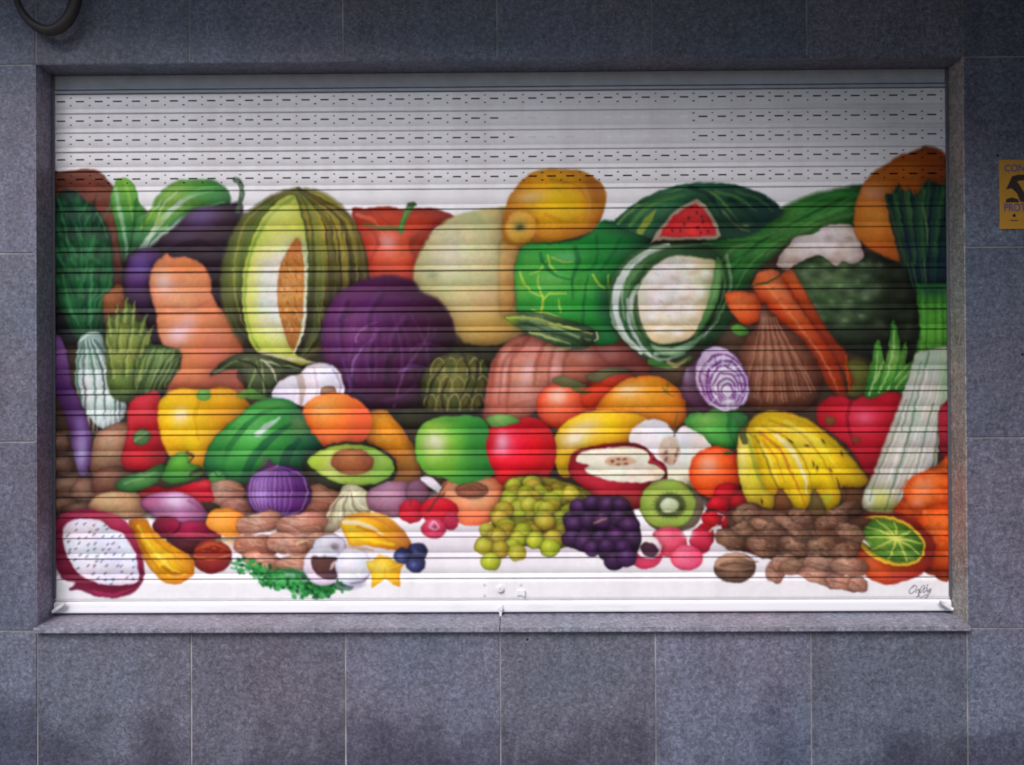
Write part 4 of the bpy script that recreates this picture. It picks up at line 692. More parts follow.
# ---------- walnuts and nuts
fill([(727,515),(740,504),(752,502),(772,510),(800,516),(820,520),(850,518),(870,518),(862,530),(856,552),(842,562),(810,566),(790,560),(768,558),(745,552),(730,545)], '8a6450 6a4634 4c3024', nz=.25)
rn = np.random.RandomState(21)
for x,y,rx,ry,an in [(745,514,17,10,0),(742,530,17,12,0),(770,524,16,11,10),(795,528,17,11,-8),(822,526,18,11,0),(846,530,14,12,0),(762,545,18,11,0),(790,548,16,10,0),(815,546,18,11,12),(840,548,16,11,0),(730,540,15,12,0),(800,516,14,8,0),(835,514,13,7,0)]:
    _k = .8+.5*rn.rand(); an = rn.rand()*80-40; (nut if rn.rand()<.45 else (lambda *q, **w: ell(*q, **w)))(x+rn.randn()*3,y+rn.randn()*2.5,rx*_k*1.05,ry*(1.9-_k)*.95,['a8826a 8a624c 664634 44301f','967058 7a5440 5a3c2c 40281e'][rn.randint(2)],ang=an,nz=.25,wob=.14,rim=('402a20',3,.4)); streaks(x,y,rx*.9,ry*.9,['c8a488','4a2c20','7a5240','3a2218'],26,1.8,rn.rand()*60-30,.6,int(x),.4)
ell(734,567,21,15,'b08468 8c6650 5e4234 3c2820',light=(732,558),R=30,nz=.15,rim=('3c261c',3,.5)); stroke([(715,563),(724,557),(738,555),(752,560)],'d0a486',6,2,.8); stroke([(716,567),(734,562),(753,566)],'5a3c2c',2,1,.8); stroke([(716,566),(734,569),(752,568)],'c89a80',3,1,.6); streaks(734,574,16,7,['3c261c','8a6248'],10,1.4,5,.5,2,.6); stroke([(752,562),(757,561)],'6a4a38',2,1,.8,clip=False)
for x,y,rx,ry,an in [(774,570,9,13,10),(782,562,12,9,0),(797,566,20,9,5),(822,565,22,10,8),(846,566,18,10,8),(818,576,22,8,16),(842,582,19,8,16),(856,584,9,8,0)]:
    nut(x,y,rx*1.08,ry*1.1,['c89a84 ac7c66 865a4a 60382e','b88a70 96684e 74492f 4e2e22'][int(x)%2],an+(x*5)%16-8,nz=.2,rim=('5a362c',2.2,.45)); stroke([(x-rx*.6,y-ry*.3),(x,y),(x+rx*.6,y+ry*.4)],'6a4030',1.5,1,.5); streaks(x,y,rx*.8,ry*.7,['dab49c','7c5040'],9,1.2,an,.5,int(x),.5)
# ---------- yellow pitahaya
fill([(130,522),(136,518),(146,518),(152,526),(164,538),(180,548),(192,556),(196,566),(192,577),(180,583),(166,582),(156,574),(146,560),(137,542)], 'fbcc3c f2b024 dc9020 b86e1c', light=(160,556), R=56, nz=.1)
for p,c in [([(140,526),(150,544),(168,562)],'fbe048'),([(146,524),(160,542),(182,560)],'c87c18'),([(138,534),(150,556),(166,574)],'c8801c'),([(156,552),(170,566),(186,574)],'fff060'),([(164,566),(176,574),(188,570)],'a86414'),([(136,524),(142,518),(150,524)],'c07a20')]: stroke(p,c,3,1,.7)
glow(187,566,7,8,'e09030',.5); streaks(162,556,22,18,['ffe85a','b87018','e8a020'],26,1.5,42,.6,4,.4)
# ---------- dragon fruit
fill([(54,530),(58,518),(70,511),(90,509),(112,513),(128,522),(136,536),(142,550),(145,566),(144,580),(137,590),(124,596),(108,597),(94,594),(82,590),(72,588),(76,582),(64,578),(58,566),(56,550)], 'c83a5e b02a50 8c1c40 6a1634', light=(110,515), R=95, nz=.1, rim=('7a1a3c',4,.4))
glow(60,560,6,26,'7a1e3c',.5); stroke([(90,590),(115,594),(138,586)],'e04a78',3,1,.5); stroke([(60,520),(85,512),(112,514)],'a02048',4,2,.5); stroke([(72,588),(84,587),(95,592)],'6a2a44',3,1,.8,clip=False)
fill([(64,536),(67,525),(76,519),(90,518),(104,521),(112,528),(124,533),(131,543),(137,552),(139,566),(140,578),(134,583),(118,585),(104,584),(92,580),(80,573),(71,560),(66,548)], 'f4f4fc eaeaf6 dedcec', nz=.02, rim=('e8a8c4',2,.7))
rd = np.random.RandomState(8)
for j,y in enumerate(range(522,584,6)):
    for k in range(9):
        x = 66+k*9+rd.rand()*6+(j%2)*3; yy = y+rd.rand()*4
        if rd.rand() < .86: stroke([(x-.9,yy+.8),(x+.9,yy-.6)],'4a4050',1.2,.9,.85*float(MASK[int((yy-MY0)*MS),int((x-MX0)*MS)]>.9) if yy<MY1 else 0)
# hand-sprayed edges: slight wobble of the drawing and a soft gun
jy, jx = np.mgrid[0:MHt, 0:MWd]
wx = _vn(MWd, MHt, 9, 9, 31)-.5+.3*(_vn(MWd, MHt, 3.5, 3.5, 32)-.5); wy = _vn(MWd, MHt, 9, 9, 33)-.5+.3*(_vn(MWd, MHt, 3.5, 3.5, 34)-.5)
_sy = np.clip(jy+wy*2.6, 0, MHt-1.01); _sx = np.clip(jx+wx*2.8, 0, MWd-1.01); _iy = _sy.astype(int); _ix = _sx.astype(int); _fy = (_sy-_iy)[..., None]; _fx = (_sx-_ix)[..., None]
C = (C[_iy, _ix]*(1-_fx)+C[_iy, np.minimum(_ix+1, MWd-1)]*_fx)*(1-_fy)+(C[np.minimum(_iy+1, MHt-1), _ix]*(1-_fx)+C[np.minimum(_iy+1, MHt-1), np.minimum(_ix+1, MWd-1)]*_fx)*_fy
for _ax in (0, 1): C = .5*C+.25*np.roll(C, 1, _ax)+.25*np.roll(C, -1, _ax)
# ---------- signature
SG = [[(912,584),(909,587),(907,591),(909,593),(913,590),(915,586),(913,584),(911,587)],[(914,592),(916,589),(918,590),(916,593)],[(917,588),(919,592),(921,589)],[(917,595),(919,588),(922,584)],[(915,597),(918,594)],[(922,592),(923,586),(924,584)],[(922,588),(925,587)],[(923,592),(926,589),(927,592),(929,588)],[(926,590),(926,585),(927,583)],[(929,592),(928,589),(930,588),(930,590),(927,595)],[(916,596),(918,596)],[(919,598),(922,596)],[(923,595),(926,594),(927,596),(924,598),(926,598)]]
for p in SG: stroke([((x-918)*.94+918,(y-591)*.94+591) for x,y in p],'4a4650',.8,.6,.8,clip=False,soft=.35,w0=.7)
C = np.clip(C, 0, 1)
# paint reflectance of the sheet: the colours were mixed for a white of reflectance .80
def PAINT(lin, u, v):
    lin = lin**.97
    m = lin.mean(-1, keepdims=True)
    w = 1+.04*np.clip((lin.max(-1, keepdims=True)-lin.min(-1, keepdims=True))*3, 0, 1)
    return np.clip((m+(lin-m)*w)*np.array([.825, .81, .825]), .004, .9)
def SUNROT(az): return math.pi-az*-1
def LIGHTING():
    w = bpy.data.worlds.new('World'); S.world = w; w.use_nodes = True; nt = w.node_tree
    bg = nt.nodes['Background']; sky = nt.nodes.new('ShaderNodeTexSky'); sky.sky_type = 'NISHITA'; sky.sun_disc = False
    el, az = math.radians(44), math.radians(-24)   # az: 0 = straight onto the facade (from -y), negative = from the left
    sky.sun_elevation = el; sky.sun_rotation = SUNROT(az)
    nt.links.new(sky.outputs[0], bg.inputs['Color']); bg.inputs['Strength'].default_value = .075
    L = bpy.data.lights.new('sun', 'SUN'); L.energy = 2.6; L.angle = math.radians(34); L.color = (1, .93, .92)
    o = bpy.data.objects.new('sun', L); link(o)
    d = Vector((math.sin(az)*math.cos(el), -math.cos(az)*math.cos(el), math.sin(el)))   # towards the sun
    o.rotation_euler = d.to_track_quat('Z', 'Y').to_euler()
    # unseen slab added to shade the upper facade, reaching further out to the right
    bm = bmesh.new(); pl_ = [(-4.5, -.003), (-4.5, -.55), (-1.5, -.72), (.7, -.98), (1.5, -1.7), (7.0, -2.3), (7.0, -.003)]
    lo = [bm.verts.new((x, y, ZT+.56)) for x, y in pl_]; f = bm.faces.new(lo); q = bmesh.ops.extrude_face_region(bm, geom=[f])
    for v_ in q['geom']:
        if isinstance(v_, bmesh.types.BMVert): v_.co.z += .22
    bmesh.ops.recalc_face_normals(bm, faces=bm.faces)
    q = mesh_obj('shade_slab', bm, M_concrete); tag(q, 'unseen concrete slab added above the shutter to shade it', 'shade slab')
    # unseen dark pier added to keep sky light off the right side
    bm = bmesh.new(); box(bm, 2.06, 2.8, -2.9, -.0035, 0.004, ZT+.555, bev=.01); q = mesh_obj('shade_pier', bm, plain('brown_stone', (.09, .065, .05), .7)); tag(q, 'unseen brown pier added right of the shutter to darken that side', 'shade pier')
    S.view_settings.exposure = 0.52
# ------------------------------------------------------------------ shutter sheet: slats + perforations + paint
def cam_px(X, Y, Z):
    """sheet coordinates of a point on the shutter plane (a fixed plane-to-sheet homography)"""
    y, p, r = 8.94639605e-03, 5.02769721e-03, -5.08618639e-03
    cy, sy, cp, sp, cr, sr = math.cos(y), math.sin(y), math.cos(p), math.sin(p), math.cos(r), math.sin(r)
    Rz = np.array([[cy, sy, 0], [-sy, cy, 0], [0, 0, 1]]); Rx = np.array([[1, 0, 0], [0, cp, sp], [0, -sp, cp]]); Ry = np.array([[cr, 0, sr], [0, 1, 0], [-sr, 0, cr]])
    R = Ry @ Rx @ Rz
    d = np.stack([X-CAMX, Y-CAMY, Z-CAMZ], -1) @ R.T
    return 512+FPX*d[..., 0]/d[..., 1], 382.5-FPX*d[..., 2]/d[..., 1]
def px_to_z(py): return Z0+SH*(611.8-py)/533.2
LINES = [95.0, 114.5, 133.8, 153.0, 172.4, 192.2, 212.0, 232.2, 252.7, 273.0, 293.3, 313.7, 333.8, 354.0, 374.3, 394.5, 414.8, 435.2, 455.9, 476.5, 496.8, 517.0, 537.4, 557.8, 578.2]
PROF = [(0, 2.2), (.018, 2.4), (.034, 3.8), (.06, 4.3), (.12, 5.0), (.2, 6.1), (.28, 6.9), (.36, 7.5), (.44, 7.6), (.52, 7.0), (.6, 5.9), (.68, 4.1), (.72, 2.7), (.745, 1.9), (.77, 2.4), (.83, 4.7), (.88, 6.6), (.92, 8.1), (.95, 8.5), (.968, 7.8), (.982, 3.6), (1, 2.2)]
LINES = [q+1.4*max(0, 1-(q-95)/480) for q in LINES]
def prof(t): return float(np.interp(t, [a for a, b in PROF], [b for a, b in PROF]))
zs, ds, rowslat = [], [], []
def addrow(z, d, s): zs.append(z); ds.append(d*.001); rowslat.append(s)
TS_plain = [0, .018, .034, .06, .12, .16, .2, .24, .28, .32, .36, .40, .44, .48, .52, .56, .6, .64, .68, .70, .72, .745, .77, .83, .88, .92, .95, .968, .982]
TS_perf = [0, .018, .034, .06, .12, .155, .215, .275, .31, .335, .41, .43, .48, .54, .60, .64, .68, .70, .72, .745, .77, .83, .88, .92, .95, .968, .982]
for i in range(len(LINES)-1):
    za, zb = px_to_z(LINES[i]), px_to_z(LINES[i+1])
    for t in (TS_perf if i < 5 else TS_plain):
        addrow(za+(zb-za)*t, prof(t), (i, t))
# terminal slat: a tall plain board
za, zb = px_to_z(578.2), px_to_z(599.0)
TERM = []
for t, d in [(0, 2.2), (.02, 2.4), (.04, 4), (.08, 5), (.14, 7), (.22, 7.4), (.3, 7.4), (.4, 7.3), (.5, 7.2), (.6, 7.1), (.7, 7.0), (.8, 6.9), (.88, 6.6), (.93, 5.4), (.96, 3.5), (1, 3.0)]:
    TERM.append((t, d))
for t in sorted(set([q[0] for q in TERM]+[round(.04+.02*i, 3) for i in range(47)])):
    addrow(za+(zb-za)*t, float(np.interp(t, [q[0] for q in TERM], [q[1] for q in TERM])), (99, t))
zs = np.array(zs); ds = np.array(ds)
NX = 1500
xs = np.linspace(-HW+.004, HW-.004, NX)
# each slat hangs a little differently: tiny in/out play, sideways bow and small dents
rs_ = np.random.RandomState(4)
play = {s: (rs_.randn()*.0007, rs_.randn()*.0006, rs_.rand()*6.28) for s in set(a for a, b in rowslat)}
pl = np.array([play[s][0] for s, t in rowslat]); pb = np.array([play[s][1] for s, t in rowslat]); ph = np.array([play[s][2] for s, t in rowslat])
XX, ZZ = np.meshgrid(xs, zs)
Yd = RD-ds[:, None]+pl[:, None]+pb[:, None]*np.sin(XX*1.6+ph[:, None])
for _ in range(26):
    dx, dz, q, am = rs_.uniform(-1.6, 1.6), rs_.uniform(Z0+.1, Z0+1.9), rs_.uniform(.02, .07), rs_.uniform(.0006, .0018)
    Yd += am*np.exp(-((XX-dx)**2/(q*2.2)**2+(ZZ-dz)**2/(q*.5)**2))
Yd -= .008
co = np.stack([XX, Yd, ZZ], -1).reshape(-1, 3).astype(np.float32)
NR = len(zs)
u, v = cam_px(XX, np.full_like(XX, RD-.002), ZZ)
fu = np.clip((u-MX0)*MS-.5, 0, MWd-1.001); fv = np.clip((v-MY0)*MS-.5, 0, MHt-1.001)
iu = fu.astype(int); iv = fv.astype(int); du = (fu-iu)[..., None]; dv = (fv-iv)[..., None]
cc = (C[iv, iu]*(1-du)+C[iv, iu+1]*du)*(1-dv)+(C[iv+1, iu]*(1-du)+C[iv+1, iu+1]*du)*dv
lin = np.where(cc <= .04045, cc/12.92, ((cc+.055)/1.055)**2.4)
alb = PAINT(lin, u, v)
for s_, xa_, xb_, k_ in ((1, .39, .735, 1.10), (2, .42, .735, 1.08), (1, .02, .2, .88), (2, .06, .3, .85)):
    rws = [i for i, (s0, t0) in enumerate(rowslat) if s0 == s_ and .33 < t0 < .42]
    pp = ((xs+HW-.018)/(18.72*SH/533.2)) % 1.0; mk = (pp < .45) & (xs > xa_) & (xs < xb_)
    for i in rws: alb[i][mk] = np.clip(alb[i][mk]*k_, 0, .92)
# the joint attribute darkens the paint in the joints between the slats
# quads, minus the punched perforations
idx = np.arange(NR*NX).reshape(NR, NX)
quads = np.stack([idx[:-1, :-1], idx[1:, :-1], idx[1:, 1:], idx[:-1, 1:]], -1)
keep = np.ones((NR-1, NX-1), bool)
xm = (xs[:-1]+xs[1:])/2
PITCH = 18.72*SH/533.2; X_first = -HW+.018
ph_ = ((xm-X_first)/PITCH) % 1.0; kk = np.floor((xm-X_first)/PITCH).astype(int)
dash = ph_ < .45
dot = np.abs(ph_-.735) < .052
for r in range(NR-1):
    s, t = rowslat[r]
    if s > 4: continue
    t2 = rowslat[r+1][1]; tm = (t+t2)/2
    filled = np.zeros(NX-1, bool)
    if s == 1: filled = (xm > .02) & (xm < .735)
    if s == 2: filled = (xm > .06) & (xm < .735)
    if abs(tm-.37) < .02: keep[r] &= ~(dash & ~filled)
    if abs(tm-.185) < .02 or abs(tm-.57) < .036: keep[r] &= ~(dot & ~filled)
Q = quads[keep]
me = bpy.data.meshes.new('curtain')
me.vertices.add(len(co)); me.vertices.foreach_set('co', co.ravel())
me.loops.add(Q.size); me.loops.foreach_set('vertex_index', Q.ravel().astype(np.int32))
me.polygons.add(len(Q)); me.polygons.foreach_set('loop_start', np.arange(0, Q.size, 4, dtype=np.int32)); me.polygons.foreach_set('loop_total', np.full(len(Q), 4, np.int32))
me.update(calc_edges=True)
me.polygons.foreach_set('use_smooth', np.ones(len(Q), bool))
at = me.color_attributes.new('paint', 'FLOAT_COLOR', 'POINT')
rgba = np.ones((NR*NX, 4), np.float32); rgba[:, :3] = alb.reshape(-1, 3); at.data.foreach_set('color', rgba.ravel())
joint_at = me.attributes.new('joint', 'FLOAT', 'POINT')
jt = np.array([.15 if (t < .02 or t > .975) else (0.05 if t < .036 else 0) for s, t in rowslat], np.float32)
joint_at.data.foreach_set('value', np.repeat(jt, NX))
def paint_material():
    k = NT('painted_slat_enamel'); tc = k.n('ShaderNodeTexCoord').outputs['Object']
    a = k.n('ShaderNodeAttribute', attribute_name='paint').outputs['Color']
    # overspray mottling and street grime
    f = k.noise(26, 6, .7, tc); c = k.mix(1, a, k.ramp(f, [(.3, g(.93)), (.7, g(1.03))]), 'MULTIPLY')
    mp = k.n('ShaderNodeMapping'); mp.inputs['Scale'].default_value = (1, 1, .12); k.l(tc, mp.inputs['Vector'])
    ch = k.ramp(k.noise(95, 5, .75, tc), [(.70, g(0)), (.76, g(.55))]); c = k.mix(ch, c, (.5, .49, .48)); dr = k.noise(7, 6, .65, mp.outputs['Vector']); c = k.mix(1, c, k.ramp(dr, [(.45, g(1)), (.8, (.86, .84, .84))]), 'MULTIPLY')
    j = k.n('ShaderNodeAttribute', attribute_name='joint').outputs['Fac']
    c = k.mix(j, c, k.mix(.25, k.mix(1, c, (.2, .18, .19), 'MULTIPLY'), (.05, .045, .05)))
    k.col(c); k.b.inputs['Roughness'].default_value = .42
    k.l(k.ramp(f, [(.3, g(.5)), (.7, g(.62))]), k.b.inputs['Roughness'])
    k.b.inputs['Specular IOR Level'].default_value = .16
    k.bump(k.noise(180, 3, .6, tc), .08, .0006)
    return k.m
M_paint = paint_material()
me.materials.append(M_paint)
shutter = empty('roller_shutter', (0, RD-.004, Z0))
tag(shutter, 'white metal roller shutter painted with a heap of fruit and vegetables', 'roller shutter')
cur = bpy.data.objects.new('curtain', me); link(cur, shutter); cur.location = -shutter.location
cur['label'] = 'slatted curtain with the painted fruit and vegetables, top rows perforated'
# header strip under the lintel and the two thin lips below it
bm = bmesh.new()
zt = Z0+SH+.003
box(bm, -HW+.004, HW-.004, RD-.014, RD+.03, px_to_z(91.6), zt, bev=.001)
box(bm, -HW+.004, HW-.004, RD-.019, RD+.02, px_to_z(95.6), px_to_z(92.9), bev=.0012)
mesh_obj('header_strip', bm, plain('faded_header_paint', (.40, .42, .47), .5, 0, .1, 20), shutter)
# bottom rail
def worn_white(name):
    k = NT(name); tc = k.n('ShaderNodeTexCoord').outputs['Object']
    mp = k.n('ShaderNodeMapping'); mp.inputs['Scale'].default_value = (1, 1, 7); k.l(tc, mp.inputs['Vector'])
    c = k.ramp(k.noise(5, 7, .7, mp.outputs['Vector']), [(.3, (.70, .69, .71)), (.5, (.81, .81, .84)), (1, (.83, .83, .86))])
    c = k.mix(k.ramp(k.noise(34, 6, .8, mp.outputs['Vector']), [(.66, g(0)), (.78, g(1))]), c, (.42, .38, .35))
    k.col(c); k.b.inputs['Roughness'].default_value = .45; k.bump(k.noise(60, 4, .6, tc), .1, .001); return k.m
bm = bmesh.new()
zl = px_to_z(599.0)
P = [(zl, .004), (zl-.0035, -.004), (zl-.006, .0085), (zl-.010, .0115), (zl-.018, .0125), (Z0+.010, .0125), (Z0+.005, .0115), (Z0+.0025, .008), (Z0+.0025, -.02), (zl, -.02)]
va = [bm.verts.new((-HW+.004, RD-.008-d, z)) for z, d in P]; vb = [bm.verts.new((HW-.004, RD-.008-d, z)) for z, d in P]
for i in range(len(P)):
    j = (i+1) % len(P); bm.faces.new((va[i], vb[i], vb[j], va[j]))
bm.faces.new(va[::-1]); bm.faces.new(vb)
bmesh.ops.recalc_face_normals(bm, faces=bm.faces)
mesh_obj('bottom_rail', bm, worn_white('white_rail_paint'), shutter)
# angled end latches
for sx in (-1, 1):
    bm = bmesh.new()
    xc = sx*(HW-.035)
    tube(bm, [(xc+sx*.026, RD-.038, Z0+.014), (xc+sx*.012, RD-.040, Z0+.022), (xc, RD-.040, Z0+.031), (xc-sx*.022, RD-.037, Z0+.043)], [.006, .0085, .0085, .006], 12)
    cyl(bm, (xc, RD-.026, Z0+.030), .007, .018)
    mesh_obj('latch', bm, M_whitem, shutter)
# lock in the middle of the terminal slat
bm = bmesh.new()
zc = (px_to_z(578.2)+px_to_z(599.0))/2
cyl(bm, (0, RD-.0185, zc+.002), .016, .008, r2=.0145); cyl(bm, (0, RD-.025, zc+.002), .0095, .008)
box(bm, -.0007, .0007, RD-.0300, RD-.027, zc-.001, zc+.005, mi=1)
lock = mesh_obj('lock', bm, [M_whitem, M_dark], shutter)
M_riv = plain('dull_rivet', (.62, .6, .6), .5)
for x, z in ((-.062, .018), (-.062, -.022), (.078, .018)):
    bm = bmesh.new(); cyl(bm, (x, RD-.0162, zc+z), .0055, .004, seg=12); mesh_obj('rivet', bm, M_riv, shutter)
bm = bmesh.new(); box(bm, .062, .094, RD-.021, RD-.0155, zc-.024, zc-.004, bev=.002); box(bm, .085, .094, RD-.026, RD-.0212, zc-.026, zc-.002, bev=.0015)
mesh_obj('lock_plate', bm, M_whitem, shutter)
# white pull tab hanging over the rail, with its pin
bm = bmesh.new()
box(bm, -.0075, .0085, RD-.030, RD-.0215, Z0+.004, Z0+.034, bev=.003); box(bm, -.004, .005, RD-.036, RD-.026, Z0-.010, Z0+.008, bev=.002)
cyl(bm, (.0005, RD-.031, Z0+.020), .0105, .007, r2=.008)
mesh_obj('pull_tab', bm, M_whitem, shutter)
# side guides, set in slits
for sx in (-1, 1):
    bm = bmesh.new()
    x0, x1 = sorted((sx*(HW-.0005), sx*(HW-.012)))
    box(bm, x0, x1, RD-.022, RD-.017, Z0+.06, zt-.002, bev=.0008)
    xa, xb = sorted((sx*(HW-.0005), sx*(HW-.0025)))
    box(bm, xa, xb, RD-.016, RD+.02, Z0+.06, zt-.002)
    mesh_obj('guide_rail', bm, M_alu, shutter)

# ------------------------------------------------------------------ granite facade
def slab_mesh(slabs, bev=.0022, seed=1):
    bm = bmesh.new(); lay = bm.loops.layers.float_color.new('tone'); r = random.Random(seed)
    for s in slabs:
        x0, x1, z0, z1 = s[:4]; y0 = s[4] if len(s) > 4 else 0; y1 = s[5] if len(s) > 5 else .028
        n0 = len(bm.faces); q = r.uniform(-.0009, .0009)
        before = set(bm.faces)
        box(bm, x0, x1, y0+q, y1, z0, z1, bev=bev)
        t = r.uniform(.84, 1.12); w = r.uniform(-.03, .03)
        for f in bm.faces:
            if f not in before:
                for l in f.loops: l[lay] = (t+w, t, t-w, 1)
    return bm
J = .0028   # half joint
pit = HW*2/6
xcols = [-HW+pit*k for k in range(-8, 15)]
zrows = [0.012, ZB-0.70*0, ]
z_levels = [ZB+.70*k for k in range(0, 4)]          # 0.667, 1.367, 2.067, 2.767 ...
slabs = []
def span(xa, xb, za, zb): slabs.append((xa+J, xb-J, za+J, zb-J))
for k in range(len(xcols)-1):
    xa, xb = xcols[k], xcols[k+1]
    side = xb <= -HW+1e-6 or xa >= HW-1e-6
    span(xa, xb, .010, ZB)                            # plinth course
    if side:
        zl_ = [ZB, ZB+.702, ZB+1.405, ZT]
        for a, b in zip(zl_[:-1], zl_[1:]): span(xa, xb, a, b)
    for a, b in ((ZT, ZT+.70), (ZT+.70, ZT+1.40), (ZT+1.40, ZT+2.10)): span(xa, xb, a, b)
wall = empty('granite_wall', (0, 0, 0))
tag(wall, 'speckled blue grey granite slab facade framing the shutter opening', 'wall')
bm = slab_mesh(slabs)
mesh_obj('stone_cladding', bm, M_gran, wall)
# pointing set slightly back between the slabs, as wall core pieces around the opening
bm = bmesh.new()
xa, xb, top = xcols[0], xcols[-1], ZT+2.10
box(bm, xa, -HW-.012, .0035, .30, 0.004, top); box(bm, HW+.012, xb, .0035, .30, 0.004, top)
box(bm, -HW-.012, HW+.012, .0035, .30, 0.004, ZB-.004); box(bm, -HW-.012, HW+.012, .0035, .30, ZT+.012, top)
mesh_obj('joint_mortar', bm, M_grout, wall)
# reveal slabs lining the recess
th = .012
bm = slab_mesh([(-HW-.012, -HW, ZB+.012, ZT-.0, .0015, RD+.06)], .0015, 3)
mesh_obj('side_reveal', bm, granite('granite_shade_lifted', (.17, .165, .22)), wall)  # paler stone colour lifts the shade on the left reveal
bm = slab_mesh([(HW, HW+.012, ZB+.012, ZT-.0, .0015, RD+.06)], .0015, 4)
mesh_obj('side_reveal', bm, granite('granite_side_lit', (.32, .29, .255)), wall)  # lit, warmer look of the right reveal put into its stone colour
bm = slab_mesh([(-HW-.012, HW+.012, ZT+.0005, ZT+.012, .0015, RD+.06)], .0015, 5)
mesh_obj('lintel_soffit', bm, M_gran, wall)
# near-black panel, its colour standing in for the unlit space behind the holes
bm = bmesh.new(); box(bm, -HW-.05, HW+.05, RD+.09, RD+.11, ZB-.05, ZT+.05)
mesh_obj('dark_back_panel', bm, M_dark, wall)
# drill holes in the stone
bm = bmesh.new()
for x, z, r in ((.0, 0, 0),): pass
# sill: sloping granite slab in two pieces with a drip edge
bm = bmesh.new(); lay = bm.loops.layers.float_color.new('tone')
for x0, x1, t in ((-HW+.0, -.0015, .95), (.0015, HW, .98)):
    prof_ = [(-.026, Z0-.0190), (-.023, Z0-.0172), (RD+.05, Z0-.0005), (RD+.05, Z0-.036), (-.023, Z0-.036), (-.026, Z0-.034)]
    A = [bm.verts.new((x0, y, z)) for y, z in prof_]; B = [bm.verts.new((x1, y, z)) for y, z in prof_]
    fs = [bm.faces.new((A[i], A[(i+1) % 6], B[(i+1) % 6], B[i])) for i in range(6)]+[bm.faces.new(A[::-1]), bm.faces.new(B)]
    for f in fs:
        for l in f.loops: l[lay] = (t, t, t, 1)
bmesh.ops.recalc_face_normals(bm, faces=bm.faces)
sill = mesh_obj('window_sill', bm, M_sill)
tag(sill, 'projecting granite sill slab beneath the painted roller shutter', 'sill')
# ------------------------------------------------------------------ alarm notice
def px_on_wall(px, py):
    return CAMX+(px-512-FPX*.00895)*(-CAMY)/FPX*1.0, CAMZ+(382.5+FPX*.005-py)*(-CAMY)/FPX
def text_mesh(name, s, size, x, z, y, mat, parent, xs=1.0):
    cu = bpy.data.curves.new(name, 'FONT'); cu.body = s; cu.size = size; cu.extrude = .0002; cu.offset = size*.022
    ob = bpy.data.objects.new('tmp', cu); COL.objects.link(ob)
    bpy.context.view_layer.update()
    me_ = bpy.data.meshes.new_from_object(ob.evaluated_get(bpy.context.evaluated_depsgraph_get()))
    bpy.data.objects.remove(ob); me_.name = name
    R_ = Matrix.Translation((x, y, z)) @ Matrix.Rotation(math.pi/2, 4, 'X') @ Matrix.Diagonal((xs, 1, 1, 1))
    me_.transform(R_); me_.materials.clear(); me_.materials.append(mat)
    o = bpy.data.objects.new(name, me_); link(o, parent); o.location = -parent.location
    return o
sx0, sz1 = px_on_wall(998, 163.5); _, sz0 = px_on_wall(998, 232.5)
SWD = .206
sign = empty('alarm_notice', (sx0, -.002, sz0))
tag(sign, 'yellow security notice with a dark emblem, on the stone right of the shutter', 'sign')
M_yel = plain('yellow_plastic', (.50, .25, .022), .6, 0, .06, 20); M_blu = plain('violet_blue_print', (.10, .085, .26), .5); M_blk = plain('dark_print', (.035, .02, .02), .5)
bm = bmesh.new(); box(bm, sx0, sx0+SWD, -.006, -.001, sz0, sz1, bev=.0015); mesh_obj('plate', bm, M_yel, sign)
hgt = sz1-sz0
text_mesh('heading_text', 'CONEXION', .036, sx0+.017, sz1-.043, -.0064, M_blu, sign, .93)
text_mesh('footer_text', 'PROTEGIDO', .040, sx0+.014, sz0+.066, -.0064, M_blu, sign, .80)
def flat(name, polys, mat, parent, y=-.0062, th=.0006):
    bm = bmesh.new()
    for p in polys:
        a = [bm.verts.new((x, y, z)) for x, z in p]; f = bm.faces.new(a)
        q = bmesh.ops.extrude_face_region(bm, geom=[f])
        for v_ in q['geom']:
            if isinstance(v_, bmesh.types.BMVert): v_.co.y -= th
    bmesh.ops.recalc_face_normals(bm, faces=bm.faces)
    return mesh_obj(name, bm, mat, parent)
def sp(pts): return [px_on_wall(x, y) for x, y in pts]
flat('emblem', [sp([(1004,193),(1008,185),(1010,180),(1016,178.5),(1030,178.5),(1036,181),(1030,183),(1022,184),(1015,185),(1019,191),(1023,198),(1022,206),(1018,205),(1015,197),(1010,192)]),
                sp([(1003.5,206),(1004.5,202.5),(1010,201),(1016,203),(1017,206)]), sp([(1026,206),(1030,198),(1038,196),(1044,200),(1046,206)])], M_blk, sign)
bm = bmesh.new(); x_, z_ = px_on_wall(1012, 219); cyl(bm, (x_, -.0068, z_), .006, .0012, seg=14); x2, z2 = px_on_wall(1012, 224); box(bm, x2-.014, x2+.014, -.0068, -.0061, z2-.0016, z2+.0016)
mesh_obj('printed_mark', bm, M_blk, sign)
# plugged drill holes
for (px, py, lab) in ((997, 159, 'small dark drill plug just above the corner of the yellow notice'), (1020, 357, 'small dark drill plug in the stone slab below the yellow notice'), (526, 639, 'small dark plug in the stone just under the sill near its middle')):
    bm = bmesh.new(); x_, z_ = px_on_wall(px, py); cyl(bm, (x_, -.0006, z_), .0048, .003, seg=14); cyl(bm, (x_, -.0026, z_), .0028, .002, seg=10)
    o = mesh_obj('wall_plug', bm, M_dark); tag(o, lab, 'wall plug', 'drill plugs in the stone wall')
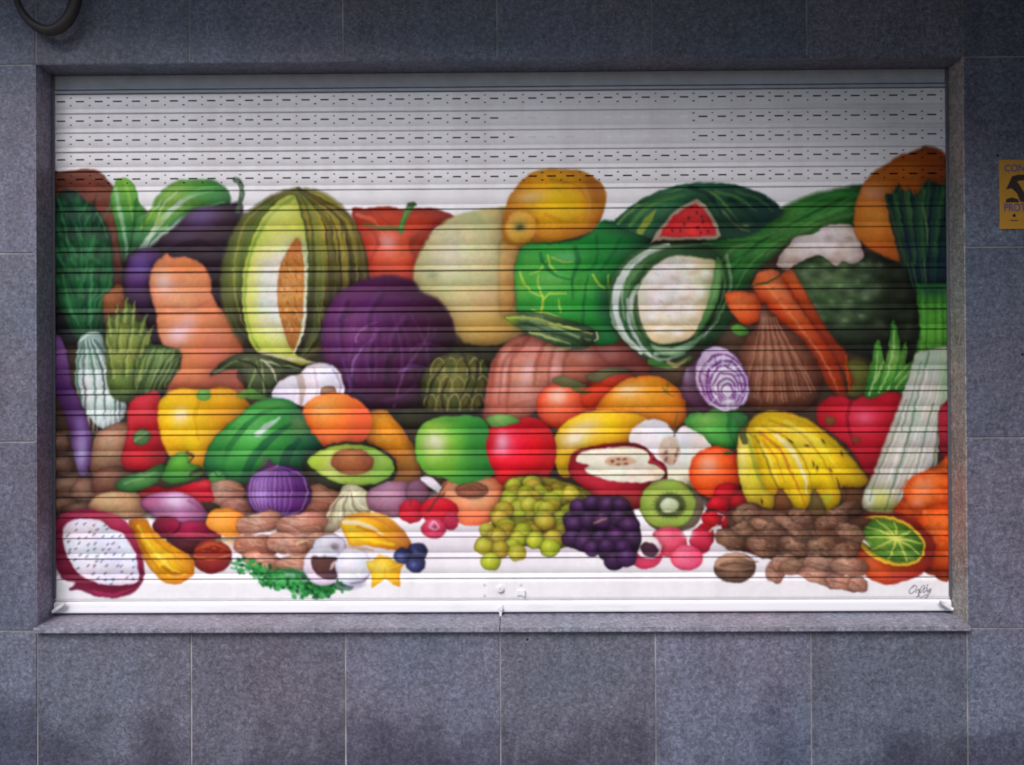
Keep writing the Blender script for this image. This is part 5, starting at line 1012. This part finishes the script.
# ------------------------------------------------------------------ cable loop hanging in at top left
loop = empty('cable_loop', (*[0, 0], 0))
def loop_pts(y0):
    P = [(20, -60), (20, -30), (22, -5), (27, 10), (36, 22), (46, 29), (56, 32), (66, 29), (75, 20), (81, 6), (84, -12), (85, -34), (84, -60)]
    out = []
    for i, (a, b) in enumerate(P):
        x_, z_ = px_on_wall(a, b); out.append((x_, y0-.012*math.sin(i/12*math.pi), z_))
    return out
bm = bmesh.new()
pts3 = [Vector(p) for p in loop_pts(-.045)]
cr = []
for i in range(len(pts3)-1):
    p0, p1, p2, p3 = pts3[max(i-1, 0)], pts3[i], pts3[i+1], pts3[min(i+2, len(pts3)-1)]
    for t in (0, .25, .5, .75): cr.append(.5*((2*p1)+(-p0+p2)*t+(2*p0-5*p1+4*p2-p3)*t*t+(-p0+3*p1-3*p2+p3)*t**3))
cr.append(pts3[-1]); n = len(cr)
tube(bm, cr, [.012+.010*min(1, max(0, (i/n-.2)/.4)) for i in range(n)], 14)
loopc = mesh_obj('black_hose', bm, M_rubber, loop, smooth=True)
for q in (cr[0], cr[-1]):
    bm = bmesh.new(); box(bm, q.x-.03, q.x+.03, -.07, -.0015, q.z-.012, q.z+.012, bev=.003)
    mesh_obj('wall_clip', bm, M_alu, loop)
tag(loop, 'thick black hose loop hanging down in front of the stone at the top left corner', 'hose')

# ------------------------------------------------------------------ street setting
bm = bmesh.new(); box(bm, -60, 60, -3.6, .0035, -.25, 0.0); o = mesh_obj('pavement', bm, M_pave); tag(o, kind='structure')
bm = bmesh.new(); box(bm, -60, 60, -3.75, -3.603, -.25, 0.002, bev=.01); o = mesh_obj('kerb', bm, M_concrete); tag(o, kind='structure')
bm = bmesh.new(); box(bm, -400, 400, -400, -3.753, -.3, -.12); o = mesh_obj('road', bm, M_asph); tag(o, kind='structure')
LIGHTING()
# ------------------------------------------------------------------ camera
cd = bpy.data.cameras.new('camera'); cam = bpy.data.objects.new('camera', cd); link(cam)
cd.sensor_width = 36; cd.sensor_fit = 'HORIZONTAL'; cd.lens = 36*FPX/1024; cd.clip_start = .05; cd.clip_end = 2000
y, p, r = 8.94639605e-03, 5.02769721e-03, -5.08618639e-03
cy, sy, cp, sp_, cr_, sr = math.cos(y), math.sin(y), math.cos(p), math.sin(p), math.cos(r), math.sin(r)
Rz = np.array([[cy, sy, 0], [-sy, cy, 0], [0, 0, 1]]); Rx = np.array([[1, 0, 0], [0, cp, sp_], [0, -sp_, cp]]); Ry = np.array([[cr_, 0, sr], [0, 1, 0], [-sr, 0, cr_]])
R = Ry @ Rx @ Rz    # rows: right, forward, up
M3 = Matrix(((R[0, 0], R[2, 0], -R[1, 0]), (R[0, 1], R[2, 1], -R[1, 1]), (R[0, 2], R[2, 2], -R[1, 2])))
cam.matrix_world = Matrix.Translation((CAMX, CAMY, CAMZ)) @ M3.to_4x4()
S.camera = cam
S.render.engine = 'CYCLES'
S.view_settings.view_transform = 'Standard'; S.view_settings.look = 'None'; S.view_settings.gamma = 1
S.view_settings.use_curve_mapping = False
S.cycles.pixel_filter_type = 'BLACKMAN_HARRIS'; S.cycles.filter_width = 1.9
